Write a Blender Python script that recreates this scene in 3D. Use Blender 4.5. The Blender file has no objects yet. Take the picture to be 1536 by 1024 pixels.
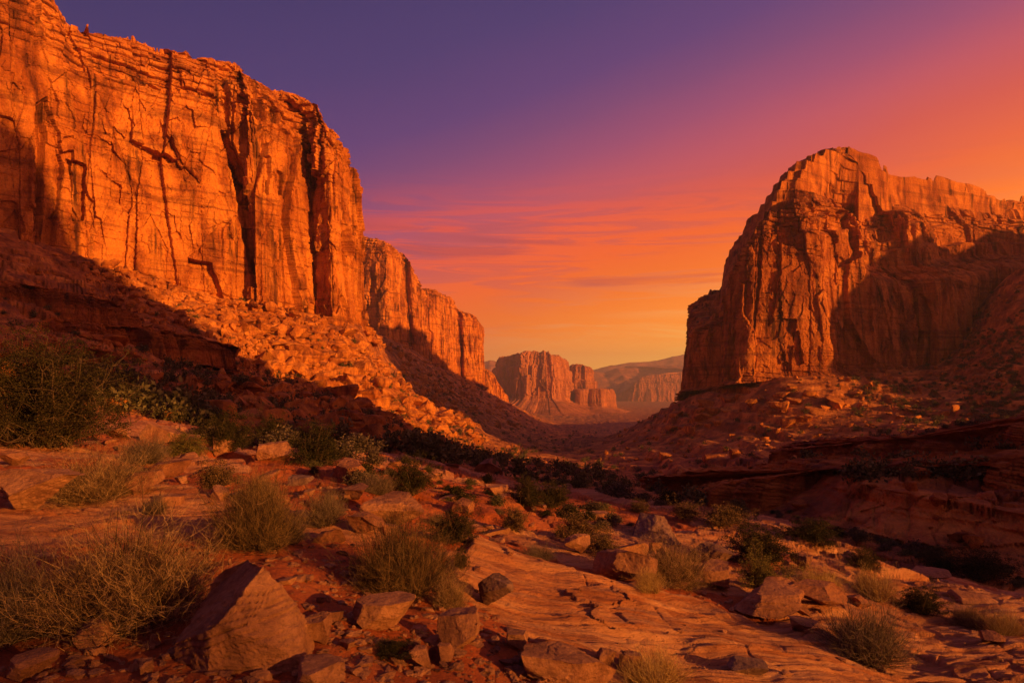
import bpy, math, random
import numpy as np
from mathutils import Vector
from mathutils.bvhtree import BVHTree

SC = bpy.context.scene
R = math.radians
F = 1024.0            # focal length in photo pixels
CX, HY = 768.0, 570.0 # principal column and horizon row of the photograph

# ------------------------------------------------------------------ camera
cam_d = bpy.data.cameras.new('camera')
cam = bpy.data.objects.new('camera', cam_d)
SC.collection.objects.link(cam)
cam_d.sensor_width = 36
cam_d.lens = 24
cam_d.shift_y = (HY - 512) / 1536
cam_d.clip_start = 0.1
cam_d.clip_end = 60000
cam.location = (0, 0, 0)
cam.rotation_euler = (R(90), 0, 0)
SC.camera = cam

# ------------------------------------------------------------------ view
SC.view_settings.view_transform = 'Standard'
SC.view_settings.look = 'None'
SC.view_settings.exposure = 0.5
SC.view_settings.gamma = 1
SC.cycles.max_bounces = 5
SC.cycles.diffuse_bounces = 2
SC.cycles.glossy_bounces = 1
SC.cycles.transmission_bounces = 2
SC.cycles.volume_bounces = 0
SC.cycles.transparent_max_bounces = 6
SC.cycles.use_denoising = True
SC.cycles.denoising_prefilter = 'ACCURATE'
SC.cycles.denoising_input_passes = 'RGB_ALBEDO_NORMAL'

# ------------------------------------------------------------------ sun (low, behind the camera's right shoulder)
SUN_H = np.array([0.80, -0.60])       # horizontal direction towards the sun
PERP = np.array([0.60, 0.80])
SUN_T = 0.20                          # tangent of its elevation
sun_dir = Vector((SUN_H[0], SUN_H[1], SUN_T)).normalized()
sl = bpy.data.lights.new('sun', 'SUN')
sl.energy = 5.0
sl.angle = R(0.5)
sl.color = (1.0, 0.42, 0.07)
so = bpy.data.objects.new('sun', sl)
SC.collection.objects.link(so)
so.rotation_euler = sun_dir.to_track_quat('Z', 'Y').to_euler()
so.location = (100, -80, 60)

# ------------------------------------------------------------------ sky
def srgb(r, g, b):
    def f(c):
        c /= 255.0
        return c / 12.92 if c <= .04045 else ((c + .055) / 1.055) ** 2.4
    return (f(r), f(g), f(b), 1)

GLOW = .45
class NT:
    """small helper for building node trees"""
    def __init__(s, tree):
        s.t = tree; s.n = tree.nodes; s.l = tree.links
    def new(s, typ, **kw):
        n = s.n.new(typ)
        for k, v in kw.items(): setattr(n, k, v)
        return n
    def link(s, a, b): s.l.new(a, b)
    def put(s, sock, v):
        if hasattr(v, 'is_output') or hasattr(v, 'links'): s.l.new(v, sock)
        else: sock.default_value = (*v, 1) if isinstance(v, tuple) and len(v) == 3 and sock.type == 'RGBA' else v
    def math(s, op, a, b=0.0, c=None, clamp=False):
        n = s.new('ShaderNodeMath', operation=op); n.use_clamp = clamp
        s.put(n.inputs[0], a); s.put(n.inputs[1], b)
        if c is not None: s.put(n.inputs[2], c)
        return n.outputs[0]
    def vmath(s, op, a, b=(0, 0, 0)):
        n = s.new('ShaderNodeVectorMath', operation=op)
        s.put(n.inputs[0], a); s.put(n.inputs[1], b)
        return n.outputs['Value'] if op == 'DOT_PRODUCT' else n.outputs[0]
    def ramp(s, fac, stops, interp='LINEAR'):
        n = s.new('ShaderNodeValToRGB'); cr = n.color_ramp; cr.interpolation = interp
        while len(cr.elements) < len(stops): cr.elements.new(0.5)
        for e, (p, c) in zip(cr.elements, stops):
            e.position = p; e.color = c if len(c) == 4 else (*c, 1)
        s.put(n.inputs[0], fac)
        return n.outputs[0]
    def noise(s, vec, scale, detail=4, rough=.55, dist=0.0, typ='FBM'):
        n = s.new('ShaderNodeTexNoise')
        n.noise_type = typ
        s.put(n.inputs['Vector'], vec)
        n.inputs['Scale'].default_value = scale; n.inputs['Detail'].default_value = detail
        n.inputs['Roughness'].default_value = rough; n.inputs['Distortion'].default_value = dist
        return n.outputs[0]
    def mix(s, fac, a, b, blend='MIX'):
        n = s.new('ShaderNodeMix', data_type='RGBA', blend_type=blend)
        s.put(n.inputs[0], fac); s.put(n.inputs[6], a); s.put(n.inputs[7], b)
        return n.outputs[2]
    def mapping(s, vec, scale=(1, 1, 1), rot=(0, 0, 0), loc=(0, 0, 0)):
        n = s.new('ShaderNodeMapping')
        s.put(n.inputs['Vector'], vec)
        n.inputs['Scale'].default_value = scale; n.inputs['Rotation'].default_value = rot; n.inputs['Location'].default_value = loc
        return n.outputs[0]
    def smooth(s, v, a, b):
        n = s.new('ShaderNodeMapRange', interpolation_type='SMOOTHSTEP')
        s.put(n.inputs[0], v); n.inputs[1].default_value = a; n.inputs[2].default_value = b
        return n.outputs[0]

world = bpy.data.worlds.new('World')
SC.world = world
world.use_nodes = True
W = NT(world.node_tree); W.n.clear()
tc = W.new('ShaderNodeTexCoord'); D = tc.outputs['Generated']
GD = (-0.27 * math.sin(R(80)), -0.27 * math.cos(R(80)), 1.0)
q = W.vmath('DOT_PRODUCT', D, GD)
sep = W.new('ShaderNodeSeparateXYZ'); W.link(D, sep.inputs[0])
zc = sep.outputs[2]
sxx = sep.outputs[0]
# slight large-scale unevenness in the dusk colours
un = W.noise(W.mapping(D, (1.5, 1.5, 3)), 1.3, 2, .5)
q2 = W.math('ADD', q, W.math('MULTIPLY', W.math('SUBTRACT', un, .5), .06))
qq = W.math('MULTIPLY_ADD', q2, 1 / 1.6, .4 / 1.6)
def QP(v): return (v + .4) / 1.6
sky = W.ramp(qq, [(QP(-.30), srgb(255, 186, 84)), (QP(-.085), srgb(254, 178, 72)), (QP(-.012), srgb(251, 150, 68)), (QP(.037), srgb(246, 122, 62)), (QP(.09), srgb(232, 100, 68)),
    (QP(.14), srgb(212, 88, 80)), (QP(.19), srgb(190, 84, 100)), (QP(.24), srgb(155, 77, 112)), (QP(.29), srgb(122, 71, 116)), (QP(.34), srgb(94, 65, 118)), (QP(.42), srgb(72, 60, 112)),
    (QP(.52), srgb(58, 54, 104)), (QP(.78), srgb(44, 44, 90)), (QP(1.1), srgb(34, 34, 74))])
sky = W.mix(W.math('MULTIPLY', W.math('MULTIPLY', W.smooth(sxx, .22, .60), W.smooth(q, .16, .0)), .30), sky, srgb(242, 98, 46))
# streaked clouds low over the canyon mouth
cv = W.mapping(D, (2.4, 2.4, 34), (0, R(3), 0), (3.1, .7, .2))
cn = W.noise(cv, 1.5, 8, .66, 1.0)
cn2 = W.noise(W.mapping(D, (1.4, 1.4, 9), (0, 0, 0), (5.2, 2.7, 1.3)), 1.6, 3, .5, .3)
band = W.math('MULTIPLY', W.smooth(zc, .015, .10), W.math('SUBTRACT', 1.0, W.smooth(zc, .17, .30)))
cov = W.math('MULTIPLY', 1.35, W.math('MULTIPLY', W.math('MULTIPLY', W.smooth(cn, .40, .54), W.smooth(cn2, .28, .44)), band), clamp=True)
cloud_col = W.ramp(qq, [(QP(-.1), srgb(255, 158, 44)), (QP(.03), srgb(255, 122, 36)), (QP(.10), srgb(255, 104, 44)), (QP(.18), srgb(242, 88, 66)), (QP(.3), srgb(176, 70, 92))])
sky = W.mix(W.math('MULTIPLY', cov, .85), sky, cloud_col)
dk = W.math('MULTIPLY', W.math('MULTIPLY', W.smooth(W.noise(W.mapping(D, (2.2, 2.2, 30), (0, R(2), 0), (7.3, 1.1, .62)), 1.3, 5, .55, .5), .52, .68), W.smooth(cn2, .45, .6)), band)
sky = W.mix(W.math('MULTIPLY', dk, .6), sky, srgb(168, 70, 84))
# below the horizon the sky dome shows dim ground tone
below = W.smooth(zc, -.02, -.12)
sky = W.mix(below, sky, srgb(70, 34, 30))
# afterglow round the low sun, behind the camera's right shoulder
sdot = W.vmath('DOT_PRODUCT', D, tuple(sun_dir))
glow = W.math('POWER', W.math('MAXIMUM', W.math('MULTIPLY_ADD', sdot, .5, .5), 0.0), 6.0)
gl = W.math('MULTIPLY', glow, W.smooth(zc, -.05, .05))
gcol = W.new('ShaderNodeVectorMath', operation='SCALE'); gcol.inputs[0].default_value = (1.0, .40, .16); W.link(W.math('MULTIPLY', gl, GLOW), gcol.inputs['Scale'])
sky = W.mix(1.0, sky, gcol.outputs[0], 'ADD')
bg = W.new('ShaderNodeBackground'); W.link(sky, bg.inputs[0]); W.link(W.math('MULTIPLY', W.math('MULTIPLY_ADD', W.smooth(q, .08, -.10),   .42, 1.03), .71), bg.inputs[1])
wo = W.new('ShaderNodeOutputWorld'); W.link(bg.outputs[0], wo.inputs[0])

# ------------------------------------------------------------------ numpy noise
def _hash(ix, iy, seed):
    h = (ix.astype(np.int64) * 374761393 + iy.astype(np.int64) * 668265263 + seed * 974634777) & 0xffffffff
    h = ((h ^ (h >> 13)) * 1274126177) & 0xffffffff
    h = ((h ^ (h >> 16)) * 2246822519) & 0xffffffff
    return (h ^ (h >> 15)) & 0xffffff
def rnd(ix, iy, seed): return _hash(np.asarray(ix), np.asarray(iy), seed) / float(0xffffff)
def perlin(x, y, seed=0):
    x = np.asarray(x, float); y = np.asarray(y, float)
    ix = np.floor(x); iy = np.floor(y); fx = x - ix; fy = y - iy
    u = fx * fx * fx * (fx * (fx * 6 - 15) + 10); v = fy * fy * fy * (fy * (fy * 6 - 15) + 10)
    def g(dx, dy):
        a = rnd(ix + dx, iy + dy, seed) * 2 * np.pi
        return np.cos(a) * (fx - dx) + np.sin(a) * (fy - dy)
    n = (g(0, 0) * (1 - u) + g(1, 0) * u) * (1 - v) + (g(0, 1) * (1 - u) + g(1, 1) * u) * v
    return n * 1.5
def fbm(x, y, oct=4, seed=0, gain=.5, lac=2.03):
    s = 0; a = 1; t = 0
    for i in range(oct):
        s = s + a * perlin(x, y, seed + i * 17); t += a
        a *= gain; x = x * lac + 3.7; y = y * lac - 1.9
    return s / t
def ridge(x, y, oct=4, seed=0):
    s = 0; a = 1; t = 0
    for i in range(oct):
        s = s + a * (1 - 2 * np.abs(perlin(x, y, seed + i * 13))); t += a
        a *= .5; x = x * 2.07 + 1.3; y = y * 2.07 + 5.1
    return s / t
def worley(x, y, seed=0, jit=.9):
    """F1, F2 and a random number of the nearest cell"""
    ix = np.floor(x); iy = np.floor(y)
    f1 = np.full(np.shape(x), 9.0); f2 = f1.copy(); cid = np.zeros(np.shape(x))
    for dx in (-1, 0, 1):
        for dy in (-1, 0, 1):
            cx = ix + dx; cy = iy + dy
            px = cx + .5 + jit * (rnd(cx, cy, seed) - .5); py = cy + .5 + jit * (rnd(cx, cy, seed + 1) - .5)
            d = np.hypot(x - px, y - py); r = rnd(cx, cy, seed + 2)
            near = d < f1
            f2 = np.where(near, f1, np.minimum(f2, d)); cid = np.where(near, r, cid); f1 = np.where(near, d, f1)
    return f1, f2, cid
def facet(x, y, seed=0, jit=.9, tilt=.5, step=1.0):
    """broken rock: each cell is a flat facet with its own height and tilt; returns height, distance to the joint, random"""
    ix = np.floor(x); iy = np.floor(y)
    f1 = np.full(np.shape(x), 9.0); f2 = f1.copy(); cid = np.zeros(np.shape(x)); ax = cid.copy(); ay = cid.copy()
    for dx in (-1, 0, 1):
        for dy in (-1, 0, 1):
            cx = ix + dx; cy = iy + dy
            ex = x - (cx + .5 + jit * (rnd(cx, cy, seed) - .5)); ey = y - (cy + .5 + jit * (rnd(cx, cy, seed + 1) - .5))
            d = ex * ex + ey * ey; r = rnd(cx, cy, seed + 2)
            near = d < f1
            f2 = np.where(near, f1, np.minimum(f2, d)); cid = np.where(near, r, cid); f1 = np.where(near, d, f1); ax = np.where(near, ex, ax); ay = np.where(near, ey, ay)
    r2 = (cid * 7919.13) % 1.0; r3 = (cid * 104729.7) % 1.0
    return step * (cid - .5) + tilt * ((r2 - .5) * ax + (r3 - .5) * ay) * 2, np.sqrt(f2) - np.sqrt(f1), r3
def sstep(x, a, b):
    t = np.clip((x - a) / (b - a), 0, 1); return t * t * (3 - 2 * t)
def pchip(xk, yk, x):
    xk = np.asarray(xk, float); yk = np.asarray(yk, float)
    h = np.diff(xk); d = np.diff(yk) / h; m = np.zeros_like(yk)
    for i in range(1, len(yk) - 1):
        if d[i - 1] * d[i] > 0:
            w1 = 2 * h[i] + h[i - 1]; w2 = h[i] + 2 * h[i - 1]; m[i] = (w1 + w2) / (w1 / d[i - 1] + w2 / d[i])
    m[0] = d[0]; m[-1] = d[-1]
    i = np.clip(np.searchsorted(xk, x) - 1, 0, len(h) - 1)
    t = (x - xk[i]) / h[i]; t = np.clip(t, 0, 1)
    return (yk[i] * (1 + 2 * t) * (1 - t) ** 2 + m[i] * h[i] * t * (1 - t) ** 2 + yk[i + 1] * t * t * (3 - 2 * t) - m[i + 1] * h[i] * t * t * (1 - t))

# ------------------------------------------------------------------ mesh helpers
def raw_mesh(name, V, quads=None, tris=None, smooth=True, mat=None, attrs=None):
    me = bpy.data.meshes.new(name)
    V = np.asarray(V, np.float32)
    me.vertices.add(len(V)); me.vertices.foreach_set('co', V.ravel())
    idx = []; tot = []
    if quads is not None and len(quads): idx.append(np.asarray(quads, np.int32).ravel()); tot.append(np.full(len(quads), 4, np.int32))
    if tris is not None and len(tris): idx.append(np.asarray(tris, np.int32).ravel()); tot.append(np.full(len(tris), 3, np.int32))
    idx = np.concatenate(idx); tot = np.concatenate(tot)
    st = np.concatenate([[0], np.cumsum(tot)[:-1]]).astype(np.int32)
    me.loops.add(len(idx)); me.loops.foreach_set('vertex_index', idx)
    me.polygons.add(len(tot)); me.polygons.foreach_set('loop_start', st)
    me.polygons.foreach_set('use_smooth', np.full(len(tot), bool(smooth)))
    for k, v in (attrs or {}).items():
        a = me.attributes.new(k, 'FLOAT', 'POINT'); a.data.foreach_set('value', np.asarray(v, np.float32).ravel())
    me.update(calc_edges=True)
    if mat: me.materials.append(mat)
    return me
def grid_quads(nr, nc, wrap=False):
    r = np.arange(nr - 1)[:, None]; c = np.arange(nc if wrap else nc - 1)[None, :]; c2 = (c + 1) % nc
    return np.stack([r * nc + c, r * nc + c2, (r + 1) * nc + c2, (r + 1) * nc + c], -1).reshape(-1, 4)
def link(name, me, parent=None, loc=None, rot=None, scale=None):
    o = bpy.data.objects.new(name, me); SC.collection.objects.link(o)
    if parent: o.parent = parent
    if loc is not None: o.location = loc
    if rot is not None: o.rotation_euler = rot
    if scale is not None: o.scale = scale
    return o
def tag(o, label=None, cat=None, group=None, kind=None):
    if label: o['label'] = label
    if cat: o['category'] = cat
    if group: o['group'] = group
    if kind: o['kind'] = kind
    return o

# ------------------------------------------------------------------ materials
def new_mat(name):
    m = bpy.data.materials.new(name); m.use_nodes = True
    T = NT(m.node_tree); T.n.clear()
    out = T.new('ShaderNodeOutputMaterial'); b = T.new('ShaderNodeBsdfPrincipled')
    T.link(b.outputs[0], out.inputs[0]); b.inputs['Roughness'].default_value = .9
    b.inputs['Specular IOR Level'].default_value = .25
    return m, T, b
def bump(T, b, h, dist, strength=1.0, prev=None):
    n = T.new('ShaderNodeBump'); n.inputs['Strength'].default_value = strength; n.inputs['Distance'].default_value = dist
    T.put(n.inputs['Height'], h)
    if prev is not None: T.link(prev, n.inputs['Normal'])
    T.link(n.outputs[0], b.inputs['Normal']); return n.outputs[0]

def rock_material(name, s, light, mid, dark, streak=.5, strata=.4, bedrot=(0, 0, 0), bstr=.8):
    """s = metres of one large feature (block width)"""
    m, T, b = new_mat(name)
    g = T.new('ShaderNodeNewGeometry'); P = g.outputs['Position']
    n1 = T.noise(T.mapping(P, (1, 1, .38)), 1 / s, 7, .66, .5)
    col = T.ramp(n1, [(.32, dark), (.45, mid), (.56, light), (.66, mid), (.74, dark)])
    # bedding
    wp = T.vmath('ADD', P, T.vmath('SCALE', P)) if False else P
    bv = T.mapping(T.mapping(P, (1, 1, 1), bedrot), (.10 / s, .10 / s, 3.0 / s))
    nb = T.noise(bv, 1.0, 5, .65, .3)
    col = T.mix(T.math('MULTIPLY', T.smooth(nb, .5, .66), strata), col, dark)
    col = T.mix(T.math('MULTIPLY', T.smooth(nb, .46, .32), strata * .7), col, light)
    # varnish streaks run down the face
    sv = T.mapping(P, (2.6 / s, 2.6 / s, .11 / s))
    ns = T.noise(sv, 1.0, 5, .6, .2)
    nm = T.noise(P, .5 / s, 3, .5)
    st = T.math('MULTIPLY', T.smooth(ns, .50, .66), T.smooth(nm, .40, .60))
    col = T.mix(T.math('MULTIPLY', st, streak), col, tuple(c * .45 for c in dark[:3]) + (1,))
    pale = T.math('MULTIPLY', T.smooth(ns, .45, .30), T.smooth(nm, .58, .42))
    col = T.mix(T.math('MULTIPLY', pale, streak * .5), col, light)
    big = T.noise(P, .16 / s, 3, .55, .4)
    col = T.mix(T.math('MULTIPLY', T.smooth(big, .44, .60), .65), col, T.mix(1.0, col, (.62, .46, .40, 1), 'MULTIPLY'))
    n2 = T.noise(P, 14 / s, 5, .7)
    col = T.mix(.55, col, T.ramp(n2, [(.3, (.22, .22, .22)), (.5, (.5, .5, .5)), (.7, (.70, .70, .70))]), 'OVERLAY')
    T.link(col, b.inputs['Base Color'])
    h1 = T.noise(P, 7 / s, 8, .68, 0, 'FBM')
    nn = bump(T, b, h1, s * .13, bstr)
    nn = bump(T, b, T.noise(bv, 3.0, 6, .7, .4), s * .05, bstr * .8, nn)
    nn = bump(T, b, T.noise(P, 38 / s, 6, .75), s * .022, bstr, nn)
    return m

RL = (.70, .275, .085); RM = (.58, .20, .060); RD = (.36, .105, .036)
M_cliff = rock_material('cliff_rock', 9.0, (.72, .25, .040), (.46, .125, .020), (.14, .030, .008), .95, .6)
M_butte = rock_material('butte_rock', 9.0, (.62, .20, .036), (.38, .095, .018), (.14, .032, .010), .9, .55)
M_far = rock_material('mesa_rock', 40.0, (.58, .20, .075), (.44, .14, .055), (.26, .08, .036), .5, .6)
M_bould = rock_material('boulder_rock', .55, (.48, .205, .105), (.33, .13, .07), (.16, .058, .038), .25, .45, (R(12), R(-10), 0), .9)
M_dkb = rock_material('varnished_rock', .55, (.30, .155, .125), (.20, .098, .078), (.11, .052, .043), .25, .3, (R(12), R(-10), 0), .9)
M_rub = rock_material('rubble_rock', 2.5, (.66, .24, .042), (.42, .125, .024), (.14, .038, .011), .5, .5)

def ground_material():
    m, T, b = new_mat('desert_ground')
    g = T.new('ShaderNodeNewGeometry'); P = g.outputs['Position']
    def attr(n):
        a = T.new('ShaderNodeAttribute'); a.attribute_name = n; return a.outputs['Fac']
    rock = attr('rock'); dist = attr('dist')
    # soil: red sand with fine grit
    s1 = T.noise(P, 1.6, 5, .6); s2 = T.noise(P, 28, 5, .7); s3 = T.noise(P, .06, 4, .6)
    soil = T.ramp(s1, [(.32, (.26, .052, .016)), (.5, (.42, .092, .025)), (.68, (.54, .15, .042))])
    soil = T.mix(.5, soil, T.ramp(s2, [(.3, (.28, .28, .28)), (.5, (.5, .5, .5)), (.72, (.72, .72, .72))]), 'OVERLAY')
    soil = T.mix(T.smooth(s3, .45, .62), soil, T.mix(.5, soil, (.42, .16, .07, 1)))
    # slickrock: pale orange with streaky bedding that runs down to the right
    rv = T.mapping(T.mapping(P, (1, 1, 1), (0, 0, R(-17))), (.35, 3.0, 2.4))
    r1 = T.noise(rv, 1.3, 7, .66, .5); r2 = T.noise(P, .5, 4, .6)
    rk = T.ramp(r1, [(.28, (.24, .066, .030)), (.40, (.44, .14, .052)), (.54, (.60, .25, .115)), (.72, (.76, .37, .19))])
    rk = T.mix(T.smooth(r2, .42, .62), rk, T.mix(.5, rk, (.56, .20, .085, 1)))
    # distant rock and talus, patterned at a larger scale
    f1 = T.noise(P, .09, 7, .68); f2 = T.noise(T.mapping(P, (.02, .02, .5)), 1, 5, .65, .4); f3 = T.noise(P, .7, 5, .7)
    fr = T.ramp(f1, [(.38, (.15, .042, .015)), (.5, (.38, .115, .028)), (.61, (.68, .245, .05))])
    fr = T.mix(T.math('MULTIPLY', T.smooth(f2, .5, .66), .5), fr, (.28, .085, .035, 1))
    fr = T.mix(.6, fr, T.ramp(f3, [(.3, (.3, .3, .3)), (.5, (.5, .5, .5)), (.7, (.68, .68, .68))]), 'OVERLAY')
    near = T.mix(T.smooth(rock, .35, .65), soil, rk)
    col = T.mix(T.smooth(dist, .25, .75), near, fr)
    T.link(col, b.inputs['Base Color'])
    nf = T.math('SUBTRACT', 1.0, T.smooth(dist, .2, .7))
    h = T.math('MULTIPLY', T.noise(P, 16, 7, .72), nf)
    nn = bump(T, b, h, .07, 1.0)
    h2 = T.math('MULTIPLY', T.math('MULTIPLY', T.noise(rv, 3.0, 7, .68, .4), nf), T.smooth(rock, .3, .7))
    nn = bump(T, b, h2, .09, .9, nn)
    nn = bump(T, b, T.math('MULTIPLY', f3, T.smooth(dist, .2, .8)), .9, .8, nn)
    return m
M_ground = ground_material()

def plant_material(name, a, c, d, trans=.25):
    m, T, b = new_mat(name)
    oi = T.new('ShaderNodeObjectInfo'); g = T.new('ShaderNodeNewGeometry')
    n = T.noise(g.outputs['Position'], 6.0, 3, .6)
    f = T.math('ADD', n, T.math('MULTIPLY', T.math('SUBTRACT', g.outputs['Random Per Island'], .5), .95))
    col = T.ramp(f, [(.25, a), (.5, c), (.75, d)])
    col = T.mix(T.math('MULTIPLY', oi.outputs['Random'], .35), col, T.mix(.5, col, (.12, .06, .03, 1)))
    T.link(col, b.inputs['Base Color']); b.inputs['Specular IOR Level'].default_value = .1
    tr = T.new('ShaderNodeBsdfTranslucent'); T.link(col, tr.inputs[0])
    ms = T.new('ShaderNodeMixShader'); ms.inputs[0].default_value = trans
    T.link(b.outputs[0], ms.inputs[1]); T.link(tr.outputs[0], ms.inputs[2])
    out = [x for x in T.n if x.type == 'OUTPUT_MATERIAL'][0]
    T.link(ms.outputs[0], out.inputs[0])
    return m
M_dry = plant_material('dry_twigs', (.055, .028, .015), (.22, .112, .055), (.62, .36, .17), .08)
M_gold = plant_material('golden_grass', (.28, .14, .045), (.55, .32, .11), (.78, .52, .20), .15)
M_grey = plant_material('grey_twigs', (.05, .032, .024), (.15, .095, .068), (.36, .24, .165), .08)
M_sage = plant_material('sage_leaves', (.028, .018, .010), (.095, .054, .026), (.32, .175, .075), .08)
M_green = plant_material('juniper_leaves', (.012, .014, .006), (.030, .028, .010), (.080, .062, .022))
M_olive = plant_material('olive_leaves', (.07, .065, .018), (.16, .13, .035), (.30, .21, .06))
M_scrub = plant_material('scrub_leaves', (.055, .052, .022), (.12, .10, .042), (.21, .165, .075))
M_scgrey = plant_material('scrub_twigs', (.065, .046, .032), (.12, .085, .058), (.19, .13, .09))
M_stem = plant_material('dark_stems', (.045, .030, .020), (.09, .060, .040), (.16, .11, .07), .05)
M_bark, T_, b_ = new_mat('bark')
g_ = T_.new('ShaderNodeNewGeometry')
T_.link(T_.ramp(T_.noise(g_.outputs['Position'], 30, 4), [(.3, (.07, .04, .025)), (.7, (.17, .10, .06))]), b_.inputs['Base Color'])

# ================================================================== TERRAIN
# Each column: azimuth, then 17 stations of (distance along +Y, height below/above the eye)
def zc_(col):
    """(d, photo row) stations -> (d, z); a third item 'z' means the second is already a height"""
    out = []
    for it in col:
        if len(it) == 3: out.append((it[0], it[1]))
        else: out.append((it[0], (HY - it[1]) / F * it[0]))
    return out
Z = 'z'
far = lambda a, b, c, d: [(a, b, Z), (c, d, Z), (4000, -125, Z), (7200, -150, Z)]
COL = [
 (-500, [(1.3,-1.5,Z),(3,-1.4,Z),(4.5,-1.2,Z),(7,-.8,Z),(12,-.2,Z),(18,.8,Z),(26,3,Z),(38,7,Z),(52,12,Z),(75,22,Z),(100,34,Z),(130,46,Z),(165,58,Z)] + far(300,60,900,50)),
 (0, [(1.4,-1.5,Z),(3.4,-1.5,Z),(5,-1.46,Z),(8,-1.33,Z),(12,-1.42,Z),(17,-1.52,Z),(25,-1.2,Z),(40,-.6,Z),(62,1.8,Z),(95,485),(130,440),(180,392),(222,352)] + far(300,52,900,45)),
 (200, [(1.4,-1.5,Z),(3.4,-1.5,Z),(5,860),(8,755),(13,700),(20,665),(30,635),(48,605),(75,570),(120,522),(178,476),(215,442),(250,412)] + far(600,45,1000,40)),
 (400, [(1.4,-1.5,Z),(3.4,-1.5,Z),(5,860),(8.5,755),(14,705),(22,678),(35,655),(55,637),(85,617),(118,592),(195,556),(228,518),(280,462)] + far(600,45,1000,40)),
 (540, [(1.5,-1.5,Z),(3.6,1000),(5.5,860),(8.5,770),(14,715),(22,690),(36,672),(58,658),(88,643),(112,629),(208,600),(255,550),(310,488)] + far(690,50,1000,60)),
 (590, [(1.5,-1.5,Z),(3.8,990),(5.8,862),(9,780),(14.5,730),(22.5,700),(38,682),(60,670),(90,656),(114,645),(215,622),(260,588),(350,597)] + far(770,42,1100,40)),
 (640, [(1.5,-1.55,Z),(4,980),(6,865),(9.5,785),(15,735),(23,708),(40,692),(65,682),(92,671),(118,664),(235,650),(300,628),(480,602)] + far(880,25,1200,20)),
 (700, [(1.5,-1.58,Z),(4.1,985),(6.1,875),(9.8,795),(15.5,742),(24,718),(41,703),(68,694),(98,687),(125,682),(245,672),(340,650),(620,615)] + far(1060,0,1500,-40)),
 (760, [(1.5,-1.6,Z),(4.2,1000),(6.2,890),(10,805),(16,750),(25,728),(42,715),(70,706),(105,700),(135,696),(260,688),(400,668),(700,642)] + far(1250,-40,1700,-78)),
 (850, [(1.5,-1.6,Z),(4.4,1010),(6.5,905),(10,830),(16,770),(25,742),(42,728),(70,718),(100,713),(135,709),(245,702),(430,676),(800,655)] + far(1300,-89,1900,-106)),
 (950, [(1.5,-1.65,Z),(4.5,1030),(6.8,915),(10,850),(15,795),(21,757),(30,752),(50,742),(90,728),(160,716),(250,700),(340,670),(450,641)] + far(800,-82,1900,-106)),
 (1050, [(1.5,-1.7,Z),(4.6,1050),(7,935),(10,870),(14.5,815),(20,768),(28,775),(45,768),(70,745),(110,718),(200,698),(290,668),(400,592)] + far(600,-22,1500,-90)),
 (1200, [(1.5,-1.75,Z),(4.6,1085),(6.3,985),(9,905),(13,850),(18.5,795),(24,835),(36,815),(52,775),(62,708),(130,690),(268,656),(335,566)] + far(700,0,1500,-60)),
 (1400, [(1.5,-1.85,Z),(4.4,1130),(6,1050),(8.2,985),(11,930),(14.5,876),(18,925),(27,875),(38,835),(45,728),(130,660),(250,634),(330,566)] + far(480,26,1500,0)),
 (1536, [(1.5,-1.9,Z),(4.2,1160),(5.5,1095),(7.5,1020),(10,960),(13,903),(17,955),(26,900),(35,860),(42,735),(125,645),(235,632),(285,550)] + far(385,64,1000,60)),
 (2000, [(1.4,-1.9,Z),(3.2,-2.3,Z),(4.5,-2.8,Z),(6,-3.3,Z),(8,-3.8,Z),(11,-4.2,Z),(15,-6.2,Z),(22,-8.4,Z),(28,-9.5,Z),(35,-6.5,Z),(55,-7,Z),(115,-9,Z),(200,-6,Z)] + far(400,100,900,100)),
 (3400, [(.7,-1.8,Z),(1.5,-2.1,Z),(2.3,-2.5,Z),(3,-2.9,Z),(4,-3.4,Z),(5.5,-3.8,Z),(8,-5.5,Z),(11,-7.5,Z),(14,-8.5,Z),(18,-8,Z),(30,-8,Z),(60,-10,Z),(120,-10,Z)] + far(250,-10,900,-40)),
]
az_l = []; K = []
for px, col in COL:
    t = (px - CX) / F; a = math.atan(t)
    az_l.append(a); K.append([(math.log(d / math.cos(a)), z) for d, z in zc_(col)])
def ring(a, rs, zs): az_l.append(R(a)); K.append([(math.log(r), z) for r, z in zip(rs, zs)])
RS = (1.5, 3, 5, 8, 12, 18, 28, 45, 70, 110, 160, 240, 380, 700, 1500, 4000, 7200)
ring(100, RS, (-1.7, -2, -2.4, -3, -3.8, -5, -7, -9, -10, -12, -14, -16, -20, -40, -80, -125, -150))
ring(135, RS, (-1.6, -1.7, -1.9, -2.2, -2.6, -3.2, -4, -6, -9, -12, -16, -20, -30, -50, -80, -125, -150))
ring(180, RS, (-1.5, -1.5, -1.5, -1.5, -1.4, -1.3, -1.2, -1.2, -2, -4, -8, -14, -25, -50, -80, -125, -150))
ring(225, RS, (-1.5, -1.4, -1.3, -1.1, -.7, 0, 1, 3, 6, 10, 14, 18, 20, 20, -20, -125, -150))
ring(270, RS, (-1.5, -1.4, -1.2, -.8, -.2, .8, 3, 8, 16, 28, 44, 56, 62, 62, 20, -125, -150))
az_l = np.array(az_l); K = np.array(K)                                   # [ncol, 17, 2]
order = np.argsort(az_l); az_l = az_l[order]; K = K[order]
az_e = np.concatenate([az_l[-3:] - 2 * np.pi, az_l, az_l[:3] + 2 * np.pi]); K_e = np.concatenate([K[-3:], K, K[:3]])
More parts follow.
